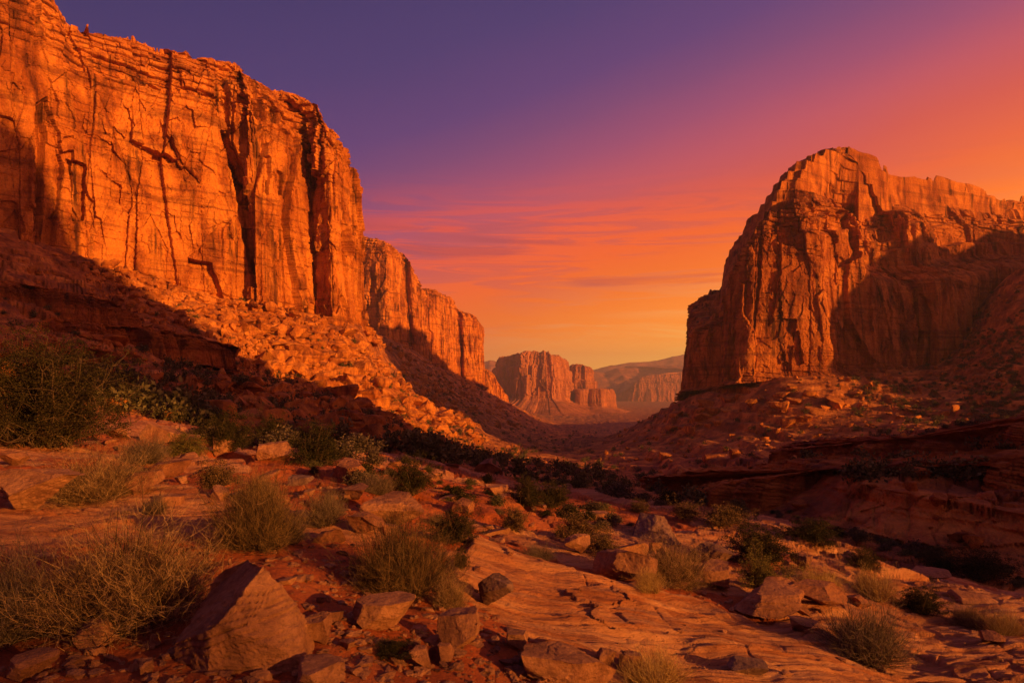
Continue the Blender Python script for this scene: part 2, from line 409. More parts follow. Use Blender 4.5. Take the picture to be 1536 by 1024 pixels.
# azimuth samples: dense inside the view, sparse outside
def seg(a, b, n): return np.linspace(R(a), R(b), n, endpoint=False)
A = np.concatenate([seg(-42, 42, 1150), seg(42, 70, 90), seg(70, 290, 150), seg(290, 318, 90)])
NC = len(A)
Aw = (A + np.pi) % (2 * np.pi) - np.pi
Aw = np.where(Aw < az_l[0], Aw + 2 * np.pi, Aw)
rows_per = [14, 130, 110, 100, 80, 60, 55, 50, 60, 60, 60, 55, 60, 30, 16, 10]
U = np.concatenate([np.linspace(i, i + 1, n, endpoint=False) for i, n in enumerate(rows_per)] + [[16.0]])
NR = len(U)
KL = np.zeros((NC, 17)); KZ = np.zeros((NC, 17))
for k in range(17):
    KL[:, k] = pchip(az_e, K_e[:, k, 0], Aw); KZ[:, k] = pchip(az_e, K_e[:, k, 1], Aw)
# smooth across azimuth a little
LR = np.zeros((NR, NC)); ZZ = np.zeros((NR, NC)); kk = np.arange(17)
for c in range(NC):
    lr = KL[c]; LR[:, c] = np.interp(U, kk, lr)
    ZZ[:, c] = pchip(lr, KZ[c], LR[:, c])
RR = np.exp(LR)
X = RR * np.sin(A)[None, :]; Y = RR * np.cos(A)[None, :]
azd = np.degrees(Aw)[None, :] * np.ones((NR, 1))
tt = np.clip(X / np.maximum(Y, 1e-3), -9, 9)
pxs = np.where(Y > 0, CX + F * tt, np.where(X > 0, 9000, -9000))

# slickrock mask: outcrops near the camera
def band_mask(x, y):
    """1 on bare sandstone. A big sheet drops away to the right of the path; smaller sheets come through the soil."""
    w = .35 * fbm(x * .9, y * .9, 3, 5)
    # main sheet edge: line from (-0.5, 4.7) towards the lower right
    a = (y - 4.9) + 1.15 * (x + .15) + w * 1.6          # positive beyond the lower-left edge
    front = sstep((x * .78 + y * .62) - 3.05 + w * 1.5, -.05, .12) * sstep(x + .55 + w, -.05, .1)
    n = fbm(x * .16 + 9, y * .16, 4, 41)
    patches = sstep(n + .35 * sstep(x, 0, 8), .02, .10) * sstep(np.hypot(x, y), 5.5, 8)
    return np.clip(np.maximum(front * (1 - sstep(y + .25 * x - 8.6 + w * 2, 0, .3)), patches), 0, 1)
rock = band_mask(X, Y)
dist = sstep(np.log(RR), math.log(22), math.log(60))

# --- relief
rr_ = RR
def ow(lam, near=9.0, farr=400.0):
    """how much of an octave of wavelength lam is wanted at this distance"""
    return sstep(rr_ / lam, 1.2, 4.0) * (1 - sstep(rr_ / lam, farr, farr * 2.5))
rel = np.zeros_like(X)
RUB = 1.15
for i, lam in enumerate((120, 60, 30, 15, 7.5, 3.8, 1.9, .95, .48, .24, .12)):
    amp = lam * (.032 if lam > 3 else .05)
    rel += amp * ow(lam) * perlin(X / lam + i * 3.3, Y / lam - i * 7.1, 60 + i) * (1.0 if lam < 40 else .6)
# soil keeps fine relief, rock sheets are smoother but broken by long shallow steps in their bedding
ca, sa = math.cos(R(-17)), math.sin(R(-17))
bx = X * ca - Y * sa; by = X * sa + Y * ca      # bx runs down the dip to the right and away, by across it
nearm = 1 - dist
lay = fbm(bx * .16, by * 1.3, 4, 91) * 1.0 + by * 1.1
st = np.floor(lay * 3.4) + sstep(lay * 3.4 - np.floor(lay * 3.4), .0, .38)
step_n = (st / 3.4 - lay) * .16
fine = fbm(bx * .8, by * 12, 4, 97, .6) * .045
wx = .12 * fbm(bx * 1.1, by * 1.1, 3, 95)
pf, pe, pr = facet(bx / 3.4 + wx, by / .75 + wx * 2, 93, .95, .55, 1.0)
pf2, pe2, pr2 = facet(bx / 1.1 + wx, by / .22 + wx * 3, 94, .95, .5, 1.0)
rel += nearm * rock * (step_n * .7 + fine * .6 + .05 + .085 * pf * sstep(pe, 0, .10) - .03 * sstep(pr, .7, .85) * np.exp(-(pe / .03) ** 2) + .022 * pf2 * sstep(pe2, 0, .15))
rel += nearm * (1 - rock) * (fbm(X * 3, Y * 3, 4, 77) * .035 + facet(X / .16, Y / .16, 78, .95, .5, 1.0)[0] * .012 * sstep(fbm(X * .9, Y * .9, 3, 79), -.1, .3))
# blocky rubble and ledges farther out
for lam, amp, d0, d1 in ((.5, .10, 5, 40), (1.1, .30, 9, 90), (2.1, .6, 28, 200), (3.7, 1.1, 60, 420), (7.5, 2.2, 110, 900), (16, 3.5, 300, 1600)):
    fc, fe, fr_ = facet(X / lam + .3 * perlin(X / lam, Y / lam, 3), Y / lam, int(lam * 10), .95, .9, 1.0)
    msk = sstep(RR, d0, d0 * 1.8) * (1 - sstep(RR, d1, d1 * 2)) * sstep(fbm(X / lam / 7, Y / lam / 7, 3, int(lam * 7)), -.3, .15)
    rel += RUB * (1 - .8 * sstep(pxs, 880, 980) * sstep(RR, 150, 220)) * amp * msk * (fc * .6 * sstep(fe, 0, .10) - .25 * np.exp(-(fe / .06) ** 2))
base_k = sstep(U[:, None] * np.ones((1, NC)), 11.2, 12.0)          # damp at the cliff foot
farfade = 1 - .8 * sstep(RR, 1500, 5000)
ZZ2 = ZZ + rel * farfade
# terraces: stratified ledges on the rocky slopes
def terrace(z, x, y, T, seed, sharp=.22):
    v = (z + .10 * x + .03 * y + T * .9 * fbm(x / (T * 9), y / (T * 9), 3, seed)) / T
    f = np.floor(v); fr = v - f
    return (f + sstep(fr, .5 - sharp, .5 + sharp) - v) * T
slope_l = sstep(-pxs, -620, -380) * sstep(RR, 55, 90) * (1 - sstep(RR, 260, 330))
slope_r = sstep(pxs, 900, 1030) * sstep(RR, 34, 44) * (1 - sstep(RR, 620, 760))
mid = sstep(RR, 40, 90) * (1 - sstep(RR, 1500, 2500)) * .45
tm = np.clip(np.maximum(np.maximum(slope_l, slope_r * 1.0), mid), 0, 1)
brk = sstep(fbm(X / 38, Y / 38, 3, 200), -.35, .1)
ZZ2 += tm * brk * (.85 * terrace(ZZ2, X, Y, 4.6, 210, .16) * sstep(RR, 60, 120) + .8 * terrace(ZZ2, X, Y, 1.5, 220, .18) * (1 - sstep(RR, 200, 420)) + .5 * slope_r * sstep(RR, 180, 230) * terrace(ZZ2, X, Y, 2.6, 240, .12))
near_t = (1 - sstep(RR, 40, 70)) * sstep(RR, 7, 12)
# undercut strata: push the surface along the line of sight of the slope by a function of height
sh = fbm(ZZ2 * .55 + .05 * X, (X * .05 + Y * .03), 5, 300)
blk = worley(X / 6 + ZZ2 * .1, Y / 6 + ZZ2 * .55, 33)
amp_r = slope_r * (1 - sstep(RR, 80, 110)) * 3.2 + slope_l * 2.5
dr = amp_r * sh + amp_r * .35 * (blk[2] - .5)
X2 = X + dr * np.sin(A)[None, :]; Y2 = Y + dr * np.cos(A)[None, :]
gV = np.stack([X2, Y2, ZZ2], -1).reshape(-1, 3)
quads = grid_quads(NR, NC, True)[:, ::-1]
centre = len(gV); gV = np.vstack([gV, [[0, 0, -1.55]]])
tris = np.stack([np.full(NC, centre), (np.arange(NC) + 1) % NC, np.arange(NC)], -1)
rk_a = np.concatenate([rock.ravel(), [0]]); di_a = np.concatenate([dist.ravel(), [0]])
ground_me = raw_mesh('ground', gV, quads, tris, True, M_ground, {'rock': rk_a, 'dist': di_a})
ground = tag(link('ground', ground_me), kind='structure')
# coarser copy for ray casts
BV = BVHTree.FromPolygons([tuple(v) for v in gV.tolist()], quads.tolist()[::1], epsilon=0)
def gz(x, y):
    h = BV.ray_cast(Vector((x, y, 900)), Vector((0, 0, -1)))
    return (h[0].z, h[1]) if h[0] else (-2.0, Vector((0, 0, 1)))
def at_px(px, py):
    d = Vector(((px - CX) / F, 1, (HY - py) / F)).normalized()
    h = BV.ray_cast(Vector((0, 0, 0)), d)
    return h[0], h[1]

# ================================================================== CLIFFS
def resample(pts, weights, n, closed=True):
    """outline control points -> dense samples; weights = relative density per segment"""
    pts = np.asarray(pts, float); m = len(pts)
    nxt = np.roll(pts, -1, 0)
    L = np.hypot(*(nxt[:, :2] - pts[:, :2]).T)
    wt = L * np.asarray(weights, float); cnt = np.maximum(2, np.round(n * wt / wt.sum()).astype(int))
    P = []
    for i in range(m):
        f = np.linspace(0, 1, cnt[i], endpoint=False)[:, None]
        P.append(pts[i] * (1 - f) + nxt[i] * f)
    return np.concatenate(P)
def smooth_loop(P, S, radius):
    """smooth columns of P along the arc length S with a box of the given radius, two passes"""
    Lt = S[-1] + np.hypot(*(P[0, :2] - P[-1, :2]))
    for _ in range(2):
        S3 = np.concatenate([S - Lt, S, S + Lt]); P3 = np.concatenate([P, P, P])
        w = np.diff(S3, append=S3[-1] + 1e-3)
        C = np.concatenate([np.zeros((1, P.shape[1])), np.cumsum(P3 * w[:, None], 0)]); Sx = np.concatenate([S3, [S3[-1] + 1e-3]])
        out = np.empty_like(P)
        for j in range(P.shape[1]):
            out[:, j] = (np.interp(S + radius, Sx, C[:, j]) - np.interp(S - radius, Sx, C[:, j])) / (2 * radius)
        P = out
    return P
def in_poly(x, y, poly):
    c = np.zeros(np.shape(x), bool); n = len(poly)
    for i in range(n):
        x1, y1 = poly[i]; x2, y2 = poly[(i + 1) % n]
        if y1 == y2: continue
        c ^= ((y1 > y) != (y2 > y)) & (x < (x2 - x1) * (y - y1) / (y2 - y1) + x1)
    return c

def cliff(name, outline, weights, n, rows, L, mat, seed, rad=2.0, cap_rise=.1, cap_rows=60, batter=.08, feats=(), rim=.12, shoulder=.5, colw=13.0,
          colamp=1.0, talus=None, cap_amp=1.0, bed=1.0, und=1.0, skyl=None, rimamp=1.0, crease=1.0, capsm=.30, wander=0, tiers=()):
    """Closed rock mass. outline rows: x, y, top z, base z. L = wall height scale in metres (sizes scale with it)."""
    k = L / 100.0
    P = resample(outline, weights, n)
    S = np.concatenate([[0], np.cumsum(np.hypot(*np.diff(P[:, :2], axis=0).T))])
    Ps = smooth_loop(P, S, rad)
    Pn = smooth_loop(P, S, rad * 3)
    d = np.roll(Pn[:, :2], -1, 0) - np.roll(Pn[:, :2], 1, 0); d /= np.hypot(*d.T)[:, None] + 1e-9
    N = np.stack([d[:, 1], -d[:, 0]], -1)                # outward for counter-clockwise outlines
    area = .5 * np.sum(P[:, 0] * np.roll(P[:, 1], -1) - np.roll(P[:, 0], -1) * P[:, 1])
    Pm = smooth_loop(P, S, max(rad * 3, 17 * k))
    d2 = np.roll(Pm[:, :2], -1, 0) - np.roll(Pm[:, :2], 1, 0); d2 /= np.hypot(*d2.T)[:, None] + 1e-9
    N2 = np.stack([d2[:, 1], -d2[:, 0]], -1)             # for the large set-backs: no folding at corners
    if area < 0: N = -N; N2 = -N2
    if wander: Ps[:, :2] += N * (L * wander * fbm(S / (L * .9), S * 0, 4, seed + 3, .6))[:, None]
    top = Ps[:, 2].copy(); bot = Ps[:, 3]
    top += k * rimamp * (4.5 * fbm(S / (22 * k), S * 0, 3, seed + 5) + 1.2 * (rnd(np.floor(S / (11 * k) + 2 * perlin(S / (9 * k), S * 0, seed)), S * 0, seed + 6) - .5))
    if skyl is not None:
        pc = CX + F * Ps[:, 0] / np.maximum(Ps[:, 1], 1)
        top += np.interp(pc, *zip(*skyl)) * (Ps[:, 1] > 0)
    h = np.concatenate([np.linspace(0, 1, rows)])[:, None]
    s = S[None, :] * np.ones((rows, 1)); H = h * np.ones((1, len(S)))
    z = bot[None, :] + (top - bot)[None, :] * H
    x0 = Ps[:, 0][None, :]; y0 = Ps[:, 1][None, :]
    def disp(s, z, H):
        u = s / k; v = z / k
        jag = .5 * fbm(u / 2.2, v / 2.6, 4, seed + 1, .6)
        uw = u + 1.6 * perlin(u / 34, v / 60, seed) + jag
        vw = v + 1.4 * perlin(u / 12, v / 20, seed + 4) + jag
        D = 2.0 * und * fbm(u / 40, v / 90, 3, seed + 2)
        cap = sstep(H, 1 - rim * 1.9, 1 - rim * .9)
        # tall slabs between vertical joints, each turned a little to the light
        for wdt, hgt, a, tl, g in ((colw, 85, 2.3 * colamp, 2.6, 1.1), (colw * .5, 30, 1.1 * colamp, 1.5, .55)):
            f, e, r = facet(uw / wdt, vw / hgt, seed + int(wdt), .75, tl, a * 1.5)
            D = D + f - crease * g * sstep(r, .3, .8) * np.exp(-(e / .02) ** 2)
        # spalled plates and blocks
        m1 = sstep(fbm(u / 26, v / 26, 2, seed + 27), -.15, .12)
        f, e, r = facet(uw / 5.2, vw / 8.5, seed + 41, .95, 1.0, 1.5)
        D = D + f * (.35 + .65 * m1) * (1 + .5 * cap)
        f, e, r = facet(uw / 1.9, vw / 2.6, seed + 47, .95, .42, .62)
        D = D + f * (.25 + .75 * sstep(fbm(u / 9, v / 12, 3, seed + 28), -.05, .2)) * (1 + .8 * cap)
        # bedding: faint on the massive wall, strong in the cap and the foot
        t2 = v + .10 * u + 2.0 * perlin(u / 40, v / 40, seed + 9)
        tf = np.floor(t2 / 3.1); fr = t2 / 3.1 - tf
        led = (rnd(tf, tf * 0 + np.floor(u / 15 + rnd(tf, tf * 0, 3) * 5), seed + 33) - .5) * 2.4 - 1.3 * np.exp(-(np.minimum(fr, 1 - fr) / .10) ** 2)
        thin = fbm(t2 / .9, u / 50, 3, seed + 30, .7)
        bs = np.clip(.05 + 1.0 * cap + .7 * (1 - sstep(H, .02, .10)), 0, 1.6) * bed
        D = D + bs * (led * .95 + .5 * thin)
        seam = sstep(rnd(tf, tf * 0 + np.floor(u / 30), seed + 35), .80, .9) * np.exp(-(np.minimum(fr, 1 - fr) / .05) ** 2)
        D = D - .7 * seam * crease
        D = D + .40 * fbm(u / 7, v / 9, 4, seed + 40, .6) + .10 * fbm(u / 1.1, v / 1.1, 3, seed + 44, .6)
        return D * k
    Dw = disp(s, z, H)
    D = Dw; B = -batter * (z - bot[None, :])
    B = B - L * .9 * rim * np.clip((H - (1 - rim)) / rim, 0, 1) ** 2.2 * shoulder  # rounded shoulder
    if tiers:
        pcT = CX + F * Ps[:, 0] / np.maximum(Ps[:, 1], 1)
        for p0, p1, h0, h1, dep in tiers:
            wT = sstep(pcT, p0, p0 + 25) * (1 - sstep(pcT, p1 - 25, p1)) * (Ps[:, 1] > 0)
            hh = h0 + .05 * fbm(S / (30 * k), S * 0, 3, seed + 88)
            sf = sstep(H, hh[None, :], (hh + h1 - h0)[None, :])
            B = B - dep * wT[None, :] * sf
            on = wT[None, :] * np.sin(np.pi * sf)
            D = D + on * k * (facet(s / (6 * k), (z + dep * sf) / (5 * k), seed + 90, .9, 1.3, 2.2)[0] + facet(s / (2.4 * k), (z + dep * sf) / (2 * k), seed + 92, .9, .6, .8)[0])
    D = D + L * .05 * (1 - sstep(H, 0, .05))                                         # spreading foot
    if feats:
        pc = CX + F * Ps[:, 0] / np.maximum(Ps[:, 1], 1)
        front = (Ps[:, 1] > 0) & (N @ np.array([0, -1.0]) > -.3)
        PX = pc[None, :] * np.ones_like(z) + 2.2 * perlin(s / (3 * k), z / (6 * k), seed + 50); PY = HY - F * z / np.maximum(Ps[:, 1], 1)[None, :] + 2.2 * perlin(s / (5 * k), z / (5 * k), seed + 51)
        for poly, dep, grad in feats:
            ys = [p[1] for p in poly]; m = in_poly(PX, PY, poly) & front[None, :]
            gfac = 1.0 if not grad else np.clip((PY - min(ys)) / (max(ys) - min(ys)), 0, 1) ** grad
            D = D + dep * gfac * m * (1 - sstep(H, .88, .95))
    XW = x0 + N[:, 0][None, :] * D + N2[:, 0][None, :] * B; YW = y0 + N[:, 1][None, :] * D + N2[:, 1][None, :] * B
    parts = [np.stack([XW, YW, z], -1)]
    # talus skirt below
    if talus:
        run, drop, tn = talus
        f = np.linspace(1, 0, tn, endpoint=False)[:, None]
        gul = ridge(S[None, :] / (.5 * L) + 0 * f, f * 1.2, 4, seed + 60)
        ex = run * f * (1 + .35 * fbm(S / (L * 1.5), S * 0, 3, seed + 61)[None, :])
        zt = bot[None, :] - drop * (1 - (1 - f) ** 1.35) + .08 * drop * gul * np.sin(np.pi * np.clip(f, 0, 1)) * 1.2
        b0 = parts[0][0]
        parts.insert(0, np.stack([b0[:, 0] + N[:, 0] * ex, b0[:, 1] + N[:, 1] * ex, zt], -1))
    # cap
    cen = np.array([Ps[:, 0].mean(), Ps[:, 1].mean()])
    last = parts[-1][-1]
    ctop = float(np.median(top))
    g = (np.linspace(0, 1, cap_rows + 1)[1:] ** 1.7)[:, None]
    wS = sstep(g, 0, capsm)
    dm = smooth_loop(np.stack([last[:, 0], last[:, 1], last[:, 2]], -1), S, 9 * k)
    dm[:, 0] -= N2[:, 0] * 7 * k; dm[:, 1] -= N2[:, 1] * 7 * k
    lx = last[:, 0] * (1 - wS) + dm[:, 0] * wS; ly = last[:, 1] * (1 - wS) + dm[:, 1] * wS; lz = last[:, 2] * (1 - wS) + dm[:, 2] * wS
    cx = lx * (1 - g) + cen[0] * g; cy = ly * (1 - g) + cen[1] * g
    rise = L * cap_rise * (1 - (1 - g) ** 2.2)
    czz = lz * (1 - g) + max(ctop, last[:, 2].mean()) * g + rise
    amp = sstep(g, 0, .03)
    nz = 3.4 * fbm(cx / (26 * k), cy / (26 * k), 4, seed + 70) + 1.1 * fbm(cx / (6 * k), cy / (6 * k), 3, seed + 71)
    nz = nz + facet(cx / (9 * k), cy / (9 * k), seed + 72, .9, 1.6, 3.2)[0] + facet(cx / (3.5 * k), cy / (3.5 * k), seed + 73, .9, .7, 1.1)[0]
    czz = czz + amp * nz * k * cap_amp * (1 - g)
    tv = czz / (2.6 * k); tf = np.floor(tv); czz = czz + amp * .8 * ((tf + sstep(tv - tf, .3, .7)) - tv) * 2.6 * k
    parts.append(np.stack([cx, cy, czz], -1))
    V = np.concatenate(parts, 0); nr, nc = V.shape[:2]
    q = grid_quads(nr, nc, True)
    if area < 0: q = q[:, ::-1]
    me = raw_mesh(name, V.reshape(-1, 3), q, None, False, mat)
    return link(name, me)

def PXD(px, d): return ((px - CX) / F * d, d)
def zz(py, d): return (HY - py) / F * d

# --- the great wall that fills the upper left corner
def o4(px, d, top, base): x, y = PXD(px, d); return (x, y, zz(top, d), zz(base, d))
B = [
 (-420, 60, 100, 40),
 (-230, 170, 130, 50),
 o4(0, 219, -75, 380),
 o4(62, 226, -60, 395),
 o4(72, 232, -55, 400),
 o4(118, 238, 4, 412),
 o4(128, 241, 14, 414),
 o4(200, 249, 22, 432),
 o4(262, 258, 48, 447),
 o4(322, 264, 66, 460),
 o4(352, 271, 66, 470),
 o4(372, 275, 72, 476),
 o4(384, 268, 78, 478),
 o4(440, 285, 106, 488),
 o4(472, 298, 122, 500),
 o4(482, 292, 130, 503),
 o4(502, 286, 138, 508),
 o4(516, 292, 150, 510),
 o4(546, 318, 190, 512),
 (-76, 352, 100, 16),
 (-120, 420, 108, 30),
 (-250, 520, 112, 30),
 (-480, 480, 112, 30),
 (-560, 250, 108, 30),
]
wts = [.25, .8] + [1.5] * 17 + [.6, .15, .08, .05, .06]
feats = [
 ([(205, 150), (262, 130), (276, 175), (272, 236), (262, 238), (200, 204)], 4.5, 1.6),
 ([(283, 386), (318, 392), (338, 452), (322, 456), (308, 410), (284, 396)], -4.0, 0),
 ([(62, 150), (78, 140), (74, 230), (66, 345), (56, 345)], -3.5, 0),
 ([(104, 235), (132, 245), (128, 330), (112, 330)], -3.0, 0),
 ([(330, 90), (345, 95), (352, 200), (366, 270), (360, 290), (346, 200)], -4.5, 0),
 ([(334, 188), (350, 190), (366, 245), (386, 430), (376, 430), (352, 260)], -6, 0),
 ([(400, 225), (409, 235), (406, 292), (399, 280)], -2.6, 0),
 ([(429, 252), (438, 256), (437, 292), (430, 288)], -2.4, 0),
 ([(402, 104), (408, 100), (404, 190), (399, 190)], -3.0, 0),
 ([(455, 170), (500, 190), (506, 240), (492, 262), (455, 200)], 2.5, .6),
 ([(512, 440), (520, 445), (524, 480), (516, 484)], -2.5, 0),
]
big = cliff('cliff', B, wts, 1500, 430, 95, M_cliff, 11, rad=1.6, cap_rise=.06, cap_rows=70, batter=.07, feats=feats, rim=.17, rimamp=.55, colamp=1.35, crease=.7, tiers=[(100, 800, .78, .81, 3.5), (100, 800, .89, .91, 2.5)])
tag(big, 'towering sunlit orange sandstone wall with dark vertical recesses and a rounded rim', 'cliff')

# --- the two walls behind it, stepping back along the valley
C2 = [(-255, 790, 128, 62), o4(528, 745, 352, 500), o4(583, 728, 362, 512), o4(592, 748, 366, 515), o4(615, 815, 378, 528), o4(622, 806, 386, 532), o4(640, 880, 430, 548),
      (-118, 960, 120, 20), (-240, 1020, 130, 30)]
c2 = cliff('cliff', C2, [.4, 1, 2, 3, 1, 3, .6, .2, .2], 620, 230, 110, M_cliff, 31, rad=3, cap_rise=.10, cap_rows=26, batter=.05, rim=.10, rimamp=.5, cap_amp=.6, colamp=1.5, crease=1.4)
tag(c2, 'sunlit pillared cliff standing just beyond the towering wall', 'cliff')
C3 = [(-230, 960, 112, 30), o4(640, 930, 431, 548), o4(660, 948, 434, 556), o4(683, 1020, 446, 566), o4(690, 1060, 462, 570), o4(697, 1050, 471, 573), o4(718, 1080, 473, 578), o4(725, 1130, 484, 582),
      (-52, 1230, 90, -20), (-170, 1300, 110, 10)]
c3 = cliff('cliff', C3, [.3, 1.4, 2.2, 1.5, 1.5, 1.5, 1.5, .6, .2, .2], 520, 190, 105, M_cliff, 47, rad=3, cap_rise=.05, cap_rows=22, batter=.04, rim=.08, rimamp=.45, cap_amp=.5, colamp=1.8, crease=1.5)
tag(c3, 'slender pillared cliff closing the row of walls before the distant mesas', 'cliff')
C4 = [(-110, 1340, 30, -40), o4(728, 1330, 552, 590), o4(745, 1330, 562, 598), o4(760, 1345, 588, 606), (-5, 1400, -30, -50), (-60, 1480, 20, -45)]
c4 = cliff('rock_spur', C4, [.5, 2, 2, 2, .6, .3], 260, 70, 60, M_cliff, 53, rad=6, cap_rise=.12, cap_rows=14, batter=.12, rim=.25, rimamp=.4, cap_amp=.5)
tag(c4, 'small stepped rock spur at the foot of the last pillared cliff', 'rock spur')

# --- the butte on the right of the valley
BT = [
 o4(1030, 420, 500, 588), o4(1042, 398, 486, 586), o4(1078, 385, 474, 584), o4(1088, 352, 385, 580), o4(1112, 343, 352, 576), o4(1122, 340, 336, 574),
 o4(1180, 338, 300, 570), o4(1232, 334, 288, 566), o4(1246, 334, 290, 566), o4(1264, 350, 288, 566), o4(1330, 360, 286, 562), o4(1395, 368, 292, 558), o4(1412, 362, 294, 556),
 o4(1450, 372, 296, 546), o4(1480, 392, 300, 525), o4(1530, 410, 306, 500), o4(1600, 430, 310, 480), o4(1700, 450, 315, 460),
 (540, 600, 100, 40), (420, 700, 100, 30), (250, 640, 100, 0), (130, 520, 60, -20),
]
wb = [2, 2, 2.2, 2, 2, 1.6, 1.6, 1.6, 1.6, 1.6, 1.6, 1.4, 1.4, 1.2, 1.0, .9, .4, .1, .08, .08, .12, .4]
bf = [
 ([(1262, 318), (1284, 300), (1308, 312), (1304, 380), (1270, 400), (1258, 370)], -7, 0),
 ([(1166, 300), (1172, 300), (1176, 380), (1160, 480), (1150, 490), (1158, 400)], -3, 0),
 ([(1136, 330), (1144, 326), (1140, 420), (1130, 500), (1126, 500), (1134, 420)], -2.5, 0),
 ([(1190, 500), (1200, 495), (1206, 545), (1194, 548)], -2.5, 0),
 ([(1362, 400), (1372, 395), (1402, 470), (1396, 520)], -4, 0),
]
BSKY = [(1020, 496), (1040, 480), (1078, 470), (1087, 380), (1095, 360), (1112, 346), (1120, 322), (1140, 312), (1160, 282), (1185, 255), (1210, 240), (1240, 228), (1272, 226), (1300, 234), (1318, 246), (1335, 262), (1380, 266), (1420, 268), (1455, 276), (1480, 288), (1500, 296), (1520, 290), (1600, 292), (1700, 300)]
def butte():
    """wall like the others, topped by a stepped dome that climbs back from the rim to its own summit line"""
    CR = 170
    o = cliff('butte', BT, wb, 1250, 330, 85, M_butte, 71, rad=1.8, cap_rise=0.0, cap_rows=CR, batter=.08, feats=bf, rim=.10, shoulder=.35, rimamp=.5, colw=15, colamp=1.25, und=2.6, cap_amp=.0, capsm=.06, crease=1.2, tiers=[(1300, 1800, .50, .66, 17), (1150, 1420, .80, .83, 5), (1100, 1800, .90, .92, 4), (1320, 1800, .74, .76, 5)])
    me = o.data; n = len(me.vertices)
    co = np.empty(n * 3, np.float32); me.vertices.foreach_get('co', co); co = co.reshape(-1, 3)
    nc = n // (330 + CR)
    V = co.reshape(-1, nc, 3).astype(float)
    x = V[330:, :, 0]; y = V[330:, :, 1]; z = V[330:, :, 2]
    rim0 = V[329:330]
    ker = np.hanning(81); ker /= ker.sum()
    sm = lambda a: np.convolve(np.concatenate([a[-40:], a, a[:40]]), ker, 'valid')
    rzs = sm(rim0[0, :, 2])[None, :]; gg = (np.linspace(0, 1, CR + 1)[1:] ** 1.7)[:, None]
    d_in = gg * sm(np.hypot(rim0[0, :, 0] - x[-1, 0], rim0[0, :, 1] - y[-1, 0]))[None, :]      # metres in from the rim
    pc = CX + F * x / np.maximum(y, 1)
    target = zz(np.interp(pc, *zip(*BSKY)), np.minimum(y, 455))
    rise = np.maximum(target - rzs, 0)
    t = np.clip(d_in / np.maximum(10, rise * .85), 0, 1)
    zn = rzs + (rim0[:, :, 2] - rzs) * (1 - sstep(d_in, 0, 4)) + rise * (1 - (1 - t) ** 1.5)
    zn = zn - .35 * np.maximum(d_in - np.maximum(10, rise * .85) - 25, 0)
    zn = np.maximum(zn, 30)
    amp = sstep(d_in, 0, 3)
    nz = 1.8 * fbm(x / 24, y / 24, 3, 870) + facet(x / 9, y / 9, 872, .9, 2.8, 4.0)[0] + facet(x / 3.6, y / 3.6, 873, .9, 1.3, 1.5)[0]
    zn = zn + amp * nz * .8 * (1 - .5 * t)
    for T_s, st in ((6.1, .75), (2.3, .6)):
        tv = zn / T_s + .06 * x / T_s + .7 * fbm(x / 30, y / 30, 3, 5); tf = np.floor(tv)
        zn = zn + amp * st * ((tf + sstep(tv - tf, .36, .64)) - tv) * T_s
    V[330:, :, 2] = zn
    me.vertices.foreach_set('co', V.astype(np.float32).ravel()); me.update()
    return o
bt = butte()
tag(bt, 'massive domed sandstone butte rising over the bushy slope across the valley', 'butte')

# --- ridge shoulder behind the butte at the right edge
SH = [o4(1395, 520, 300, 420), o4(1470, 500, 305, 430), o4(1500, 480, 297, 420), o4(1560, 470, 292, 400), o4(1750, 450, 280, 380), (700, 620, 130, 60), (560, 800, 130, 60), (330, 680, 120, 60)]
sh_ = cliff('rock_ridge', SH, [1, 1.4, 1.4, 1, .3, .1, .1, .3], 420, 120, 70, M_butte, 83, rad=5, cap_rise=.10, cap_rows=40, batter=.40, rim=.45, rimamp=.8, bed=1.5, colamp=1.8)
tag(sh_, 'low rounded rock ridge behind the domed butte', 'rock ridge')

# --- low layered ledges let into the slopes
def ledge(name, front, back, h, n, rows, seed, lab, L=None, bed=2.2, w=1.0, mat=None, sink=.3, bat=.25):
    """front: [(px, depth, top row, base row)] along the visible face, back: metres it runs into the slope"""
    fp = [o4(*f) for f in front]
    bk = [(p[0] * (1 + back / math.hypot(p[0], p[1])), p[1] * (1 + back / math.hypot(p[0], p[1])), p[2] + .04 * h, p[3]) for p in fp[::-1]]
    L = L or h
    o = cliff(name, fp + bk, [1] * (len(fp) - 1) + [.3] + [.12] * (len(bk) - 1) + [.3], n, rows, L, mat or M_butte, seed, rad=max(.4, h * .06), cap_rise=.0, cap_rows=26, batter=bat, rim=.3, shoulder=.4,
              rimamp=1.0, bed=bed, colw=20, colamp=1.2, cap_amp=.9, crease=1.2, wander=.8)
    return tag(o, lab, 'rock ledge')
ledge('rock_ledge', [(985, 72, 742, 760), (1010, 66, 736, 768), (1070, 62, 724, 775), (1130, 58, 722, 785), (1200, 55, 708, 798), (1290, 51, 704, 812), (1370, 48, 714, 836), (1450, 44, 700, 850), (1560, 41, 696, 868), (1760, 37, 696, 880)],
      9, 7, 1150, 190, 501, 'long dark undercut ledge wall across the shaded ravine', L=9)
ledge('rock_ledge', [(1180, 92, 676, 704), (1260, 84, 668, 702), (1340, 76, 662, 700), (1420, 70, 664, 700), (1500, 64, 640, 692), (1640, 60, 620, 690)], 8, 5, 700, 90, 503, 'upper ledge of bare rock stepping back above the ravine wall', L=8)
ledge('rock_ledge', [(-120, 112, 400, 470), (0, 118, 418, 468), (70, 124, 430, 478), (150, 130, 446, 492), (190, 134, 462, 500)], 12, 7, 700, 110, 511, 'dark layered ledge high on the shaded slope under the towering wall', L=10)
ledge('rock_ledge', [(60, 100, 478, 520), (150, 104, 484, 530), (230, 112, 492, 540), (300, 122, 506, 548), (350, 130, 522, 556)], 10, 6, 700, 100, 513, 'dark stepped ledge in the middle of the shaded slope', L=9)
